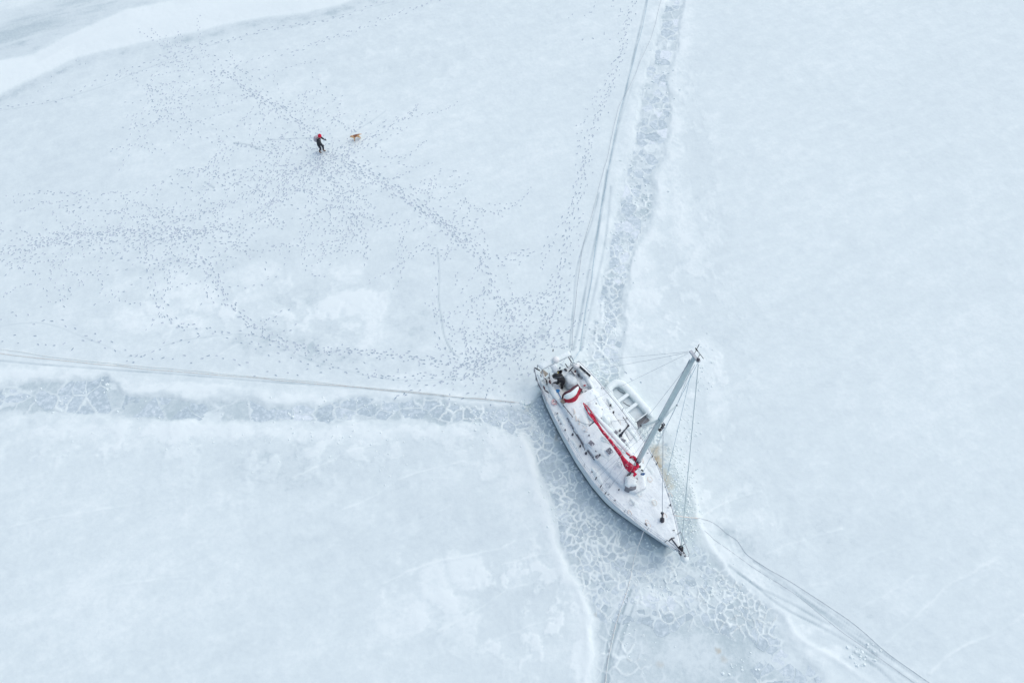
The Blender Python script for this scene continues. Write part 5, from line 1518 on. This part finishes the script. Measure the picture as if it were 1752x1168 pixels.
m_ = MB(); m_.tube([(.31, 0, 1.63), (.345, 0, 1.605)], [.018, .014], 6); m_.build('nose', M['skin'], walker)
m_ = MB()
for s in (1, -1): m_.lathe((.305, s * .035, 1.645), [(.004, -.01), (.012, 0), (.004, .01)], 6)
m_.build('eyes', M['hair'], walker)
bp_ = empty('backpack', wl, R(-12)); tag(bp_, 'grey-pink backpack worn by the person in the red hat', 'backpack')
m_ = MB(); m_.lathe((-.17, 0, 1.13), [(.10, 0), (.16, .04), (.165, .22), (.15, .34), (.09, .42), (.03, .44)], 12, axis=Matrix.Rotation(R(14), 3, 'Y')); m_.build('pack_body', M['pack'], bp_)
for s in (1, -1): MB().tube([(-.10, s * .13, 1.50), (.05, s * .14, 1.57), (.24, s * .13, 1.42), (.16, s * .16, 1.18), (-.08, s * .14, 1.15)], .02, 6, flat=.5).build('strap', M['pack'], bp_)

# crew member stooping in the cockpit
sl_ = at(961, 661, SOLE + .03)
hd = at(952, 643, SOLE + 1.48)
fwd = Vector((hd.x - sl_.x, hd.y - sl_.y, 0)); lean = min(fwd.length, .75); hdg = math.atan2(fwd.y, fwd.x)
a = lean
J = {'pelvis': ((-.06, 0, .92), (.19, .17)), 'belly': ((a * .22, 0, 1.10), (.20, .18)), 'chest': ((a * .62, 0, 1.29), (.22, .19)), 'neck': ((a * .88, 0, 1.42), .10), 'chin': ((a * 1.0, 0, 1.46), .13), 'crown': ((a * 1.12, 0, 1.56), .13),
     'hipl': ((-.05, .11, .86), .13), 'kneel': ((.05, .13, .48), .095), 'anklel': ((-.06, .13, .10), .07), 'toel': ((.12, .14, .05), .05),
     'hipr': ((-.05, -.11, .86), .13), 'kneer': ((.02, -.14, .48), .095), 'ankler': ((-.10, -.14, .10), .07), 'toer': ((.08, -.16, .05), .05),
     'shl': ((a * .6, .22, 1.36), .09), 'ell': ((a * .75, .33, 1.10), .075), 'wrl': ((a * 1.05, .22, .98), .055), 'shr': ((a * .55, -.22, 1.36), .09), 'elr': ((a * .2, -.46, 1.22), .075), 'wrr': ((a * .55, -.52, 1.02), .055)}
crew = person(sl_, hdg, J, banded('crew_clothes', [(0, (.008, .008, .010)), (.3, (.014, .014, .018)), (1.0, (.012, .012, .016))]), 'person in dark clothes and black hood stooping in the yacht cockpit')
glove(Vector(J['wrl'][0]), Vector((1, -.3, -.3)), M['black'], crew, -1); glove(Vector(J['wrr'][0]), Vector((1, .3, -.2)), M['black'], crew, 1)
m_ = MB(); m_.mound((a * 1.06, 0, 1.45), .21, .19, .24, seed=90, power=2.4, rough=.1); m_.build('hood', M['black'], crew)
MB().tube([(a * 1.2, -.02, 1.49), (a * 1.2 + .05, -.02, 1.47)], [.02, .014], 6).build('nose', M['skin'], crew)
MB().box((a * .8, -.16, 1.52), (.03, .12, .02)).build('reflective_tab', mat('yellow_tab', (.6, .5, .05), .5), crew)

# dog
dh_, dr_ = at(601, 235, .45), at(616, 228, .45)
dv = Vector((dh_.x - dr_.x, dh_.y - dr_.y, 0)); dl = dv.length
dc = (dh_ + dr_) / 2
dog = empty('dog', (dc.x, dc.y, gz(dc.x, dc.y)), math.atan2(dv.y, dv.x)); tag(dog, 'tan dog with a dark brown back facing the person in red hat', 'dog')
dog.scale = (.76, .76, .76)
J = {'hips': ((-.26, 0, .50), (.115, .10)), 'loin': ((-.06, 0, .50), (.10, .095)), 'ribs': ((.14, 0, .50), (.125, .12)), 'withers': ((.26, 0, .54), (.11, .10)), 'neck': ((.38, 0, .62), .075), 'skull': ((.48, 0, .68), .075), 'muzzle': ((.60, 0, .64), .04),
     'tail': ((-.38, 0, .50), .035), 'tail2': ((-.50, 0, .42), .035), 'tail3': ((-.60, 0, .40), .02)}
ED = [('hips', 'loin'), ('loin', 'ribs'), ('ribs', 'withers'), ('withers', 'neck'), ('neck', 'skull'), ('skull', 'muzzle'), ('hips', 'tail'), ('tail', 'tail2'), ('tail2', 'tail3')]
for s, q in ((1, 'l'), (-1, 'r')):
    J['elb' + q] = ((.22, s * .09, .36), .05); J['wri' + q] = ((.24 + s * .03, s * .09, .17), .03); J['fpaw' + q] = ((.26 + s * .03, s * .09, .03), .032)
    J['stif' + q] = ((-.20, s * .09, .36), .06); J['hock' + q] = ((-.34 - s * .03, s * .09, .20), .032); J['hpaw' + q] = ((-.29 - s * .03, s * .09, .03), .032)
    ED += [('withers', 'elb' + q), ('elb' + q, 'wri' + q), ('wri' + q, 'fpaw' + q), ('hips', 'stif' + q), ('stif' + q, 'hock' + q), ('hock' + q, 'hpaw' + q)]
fur = bpy.data.materials.new('dog_fur'); nt, b, N, L = nodes(fur)
tc = N.new('ShaderNodeTexCoord'); sp_ = N.new('ShaderNodeSeparateXYZ'); L.new(tc.outputs['Object'], sp_.inputs[0])
nz = N.new('ShaderNodeTexNoise'); nz.inputs['Scale'].default_value = 9; L.new(tc.outputs['Object'], nz.inputs['Vector'])
ad = N.new('ShaderNodeMath'); ad.operation = 'MULTIPLY_ADD'; ad.inputs[1].default_value = .12; L.new(nz.outputs['Fac'], ad.inputs[0]); L.new(sp_.outputs['Z'], ad.inputs[2])
xx_ = N.new('ShaderNodeMapRange'); xx_.inputs['From Min'].default_value = .22; xx_.inputs['From Max'].default_value = .36; xx_.inputs['To Min'].default_value = 0; xx_.inputs['To Max'].default_value = -.3; L.new(sp_.outputs['X'], xx_.inputs['Value'])
ad2 = N.new('ShaderNodeMath'); ad2.operation = 'ADD'; L.new(ad.outputs[0], ad2.inputs[0]); L.new(xx_.outputs['Result'], ad2.inputs[1])
cr = N.new('ShaderNodeValToRGB'); e = cr.color_ramp.elements
e[0].position = .55; e[0].color = (.66, .40, .20, 1); e[1].position = .62; e[1].color = (.22, .09, .05, 1)
L.new(ad2.outputs[0], cr.inputs['Fac']); L.new(cr.outputs['Color'], b.inputs['Base Color']); b.inputs['Roughness'].default_value = .85
J = {n_: (p_, tuple(1.3 * q for q in r_) if isinstance(r_, tuple) else r_ * 1.25) for n_, (p_, r_) in J.items()}
skin_body('body', J, ED, fur, dog)
for s in (1, -1): MB().tube([(.45, s * .05, .73), (.43, s * .065, .82)], [.03, .006], 5).build('ear', M['teak'], dog)
MB().lathe((.635, 0, .65), [(.012, -.01), (.018, 0), (.01, .012)], 6).build('nose', M['black'], dog)

# ------------------------------------------------------------------ loose things on deck
p = at(953, 667, 1.42); q = at(960.5, 682, 1.62)
sh = empty('snow_shovel', p); tag(sh, 'blue plastic snow shovel lying on the starboard side deck', 'shovel')
d = q - p; n_ = Vector((-d.y, d.x, 0)).normalized()
MB().tube([Vector((0, 0, 0)), d * .55, d], [.035, .028, .022], 7).build('shaft', M['blue'], sh)
u_ = d.normalized()
m_ = MB(); bw = [(-u_ * .10 + n_ * .03), (-u_ * .10 - n_ * .03), (u_ * .16 - n_ * .15), (u_ * .16 + n_ * .15)]
bw = [n_ * .14 + u_ * .05, n_ * .12 + u_ * .17, -n_ * .12 + u_ * .22, -n_ * .14 + u_ * .05, -u_ * .06]
m_.add([w + Vector((0, 0, .03)) for w in bw] + [w + Vector((0, 0, .06)) for w in bw], [(0, 1, 2, 3, 4)[::-1], (5, 6, 7, 8, 9)] + [(k2, (k2 + 1) % 5, 5 + (k2 + 1) % 5, 5 + k2) for k2 in range(5)])
m_.build('blade', M['blue'], sh)
p = at(949, 687, 1.42)
by_ = empty('life_buoy', (p.x, p.y, 1.32)); tag(by_, 'small red buoy dusted with snow on the starboard side deck', 'buoy')
m_ = MB(); m_.tube([(.15 * math.cos(a), .13 * math.sin(a), .03) for a in np.linspace(.3, 5.6, 16)], .055, 8); m_.build('ring', M['redbuoy'], by_)
m_ = MB(); m_.tube([(.20 * math.cos(a), .18 * math.sin(a), .05) for a in np.linspace(1, 5, 10)], .01, 5); m_.build('grab_line', M['rope_beige'], by_)
p = at(1100, 810, 1.75)
bg_ = empty('cloth_bag', (p.x, p.y, 1.62)); tag(bg_, 'small blue bag lying beside the foot of the mast', 'bag')
m_ = MB(); m_.mound((0, 0, .02), .16, .09, .10, rz=.3, seed=40, n=12, rings=4); m_.build('bag_body', M['bluebag'], bg_)
m_ = MB(); m_.tube([(-.10, 0, .08), (-.03, .02, .18), (.06, .02, .18), (.1, 0, .08)], .012, 5); m_.build('handle', M['bluebag'], bg_)
p = at(1000.5, 658.5, 1.62)
rc = empty('folded_cloth', (p.x, p.y, 1.55)); tag(rc, 'small dark red cloth on the snow heap on the port side', 'cloth')
m_ = MB(); m_.mound((0, 0, .02), .09, .05, .05, seed=41, n=10, rings=3); m_.build('fold', M['red2'], rc)

# small cleats, blocks and line ends showing through the deck snow
rr_ = random.Random(3)
cl_me = MB().box((0, 0, .03), (.11, .05, .06)).box((0, 0, .07), (.15, .035, .03)).mesh('deck_cleat', M['dark'])
for _ in range(30):
    x = rr_.uniform(2.0, 11.3); s = rr_.choice((-1, 1)); edge_ = rr_.random() < .6
    y = s * (hb(x) - rr_.uniform(.1, .3)) if edge_ else rr_.uniform(-.8, .8) * cw(min(x, 8.3))
    if not edge_ and x > 8: continue
    z = sheer(x) + .07 if (edge_ or x > 8.3) else ctop(x) + .09
    o = bpy.data.objects.new('deck_cleat', cl_me); COL.objects.link(o); o.parent = boat; o.location = (x, y, z); o.rotation_euler = (0, 0, rr_.uniform(0, 3)); k_ = rr_.uniform(.35, .85); o.scale = (k_, k_, k_)
# lines led aft over the cabin roof, half snowed in
for k in range(9):
    x0, y0 = MX - rr_.uniform(.2, .8), MY + rr_.uniform(-.5, .5); x1 = rr_.uniform(2.4, 4.5); y1 = rr_.uniform(-.9, .9)
    pts = []
    for t in np.linspace(0, 1, 12):
        x, y = x0 + (x1 - x0) * t, y0 + (y1 - y0) * t + .12 * math.sin(t * 6 + k)
        pts.append((x, y, ctop(x) + .10 + .03 * math.sin(t * 17 + k)))
    MB().tube(pts, .008, 5).build('control_line', M[rr_.choice(('wire', 'rope_beige', 'orange', 'rope_blue'))], boat)
# low heaps of shovelled snow on deck
for x, y, rx, ry, h_ in ((2.6, -1.5, .5, .16, .12), (4.4, -1.6, .7, .16, .10), (6.4, -1.5, .6, .18, .12), (3.1, 1.5, .5, .16, .13), (5.4, 1.55, .8, .16, .12), (9.2, .3, .5, .35, .07), (9.9, -.3, .4, .2, .06), (8.8, -.6, .5, .25, .08), (7.6, 1.2, .4, .2, .1), (3.4, -.5, .5, .3, .09), (4.9, .6, .5, .3, .08), (5.6, -.6, .5, .3, .07)):
    z = ctop(x) + .05 if abs(y) < cw(min(x, 8.3)) - .1 and x < 8.2 else sheer(x) + .03
    MB().mound((x, y, z), rx, ry, h_ + .03, seed=int(x * 31 + y * 7), power=2.2, rough=.5).build('snow_heap', M['snow'], boat)

# scattered gear on deck: coils of line and odds and ends
for u, v, z, mm in ((972, 700, 1.42, 'orange'), (978, 722, 1.42, 'rope_dark'), (1000, 735, 1.8, 'orange'), (1033, 752, 1.8, 'rope_blue'), (1070, 742, 1.5, 'rope_dark'), (1058, 722, 1.5, 'orange'), (1040, 830, 1.42, 'rope_dark'), (1095, 845, 1.5, 'rope_beige'), (1120, 860, 1.5, 'orange'), (1080, 860, 1.5, 'rope_dark'), (1112, 820, 1.5, 'orange'), (1060, 795, 1.75, 'rope_dark')):
    p = bl(u, v, z); k0 = random.random() * 6
    pts = [(p.x + (.10 + .01 * a) * math.cos(a + k0), p.y + (.07 + .01 * a) * math.sin(a + k0), z + .004 * a + .02) for a in np.linspace(0, 9, 22)]
    MB().tube(pts, .013, 5).build('rope_coil', M[mm], boat)
for u, v, z, sx, sy, mm in ((941, 651, 1.5, .16, .10, 'maroon'), (937, 655, 1.5, .12, .16, 'black'), (945, 660, 1.45, .14, .08, 'dark'), (968, 631, 1.5, .20, .08, 'dark'), (958, 628, 1.5, .10, .10, 'panel'), (984, 634, 1.6, .10, .14, 'maroon'), (990, 640, 1.5, .22, .06, 'dark'), (940, 640, 1.5, .24, .06, 'panel'), (996, 645, 1.5, .08, .18, 'panel')):
    p = bl(u, v, z); MB().box((p.x, p.y, z - .1), (sx, sy, .14), Matrix.Rotation(random.uniform(-.6, .6), 3, 'Z'), taper=(.8, .8)).build('stern_gear', M[mm], boat)
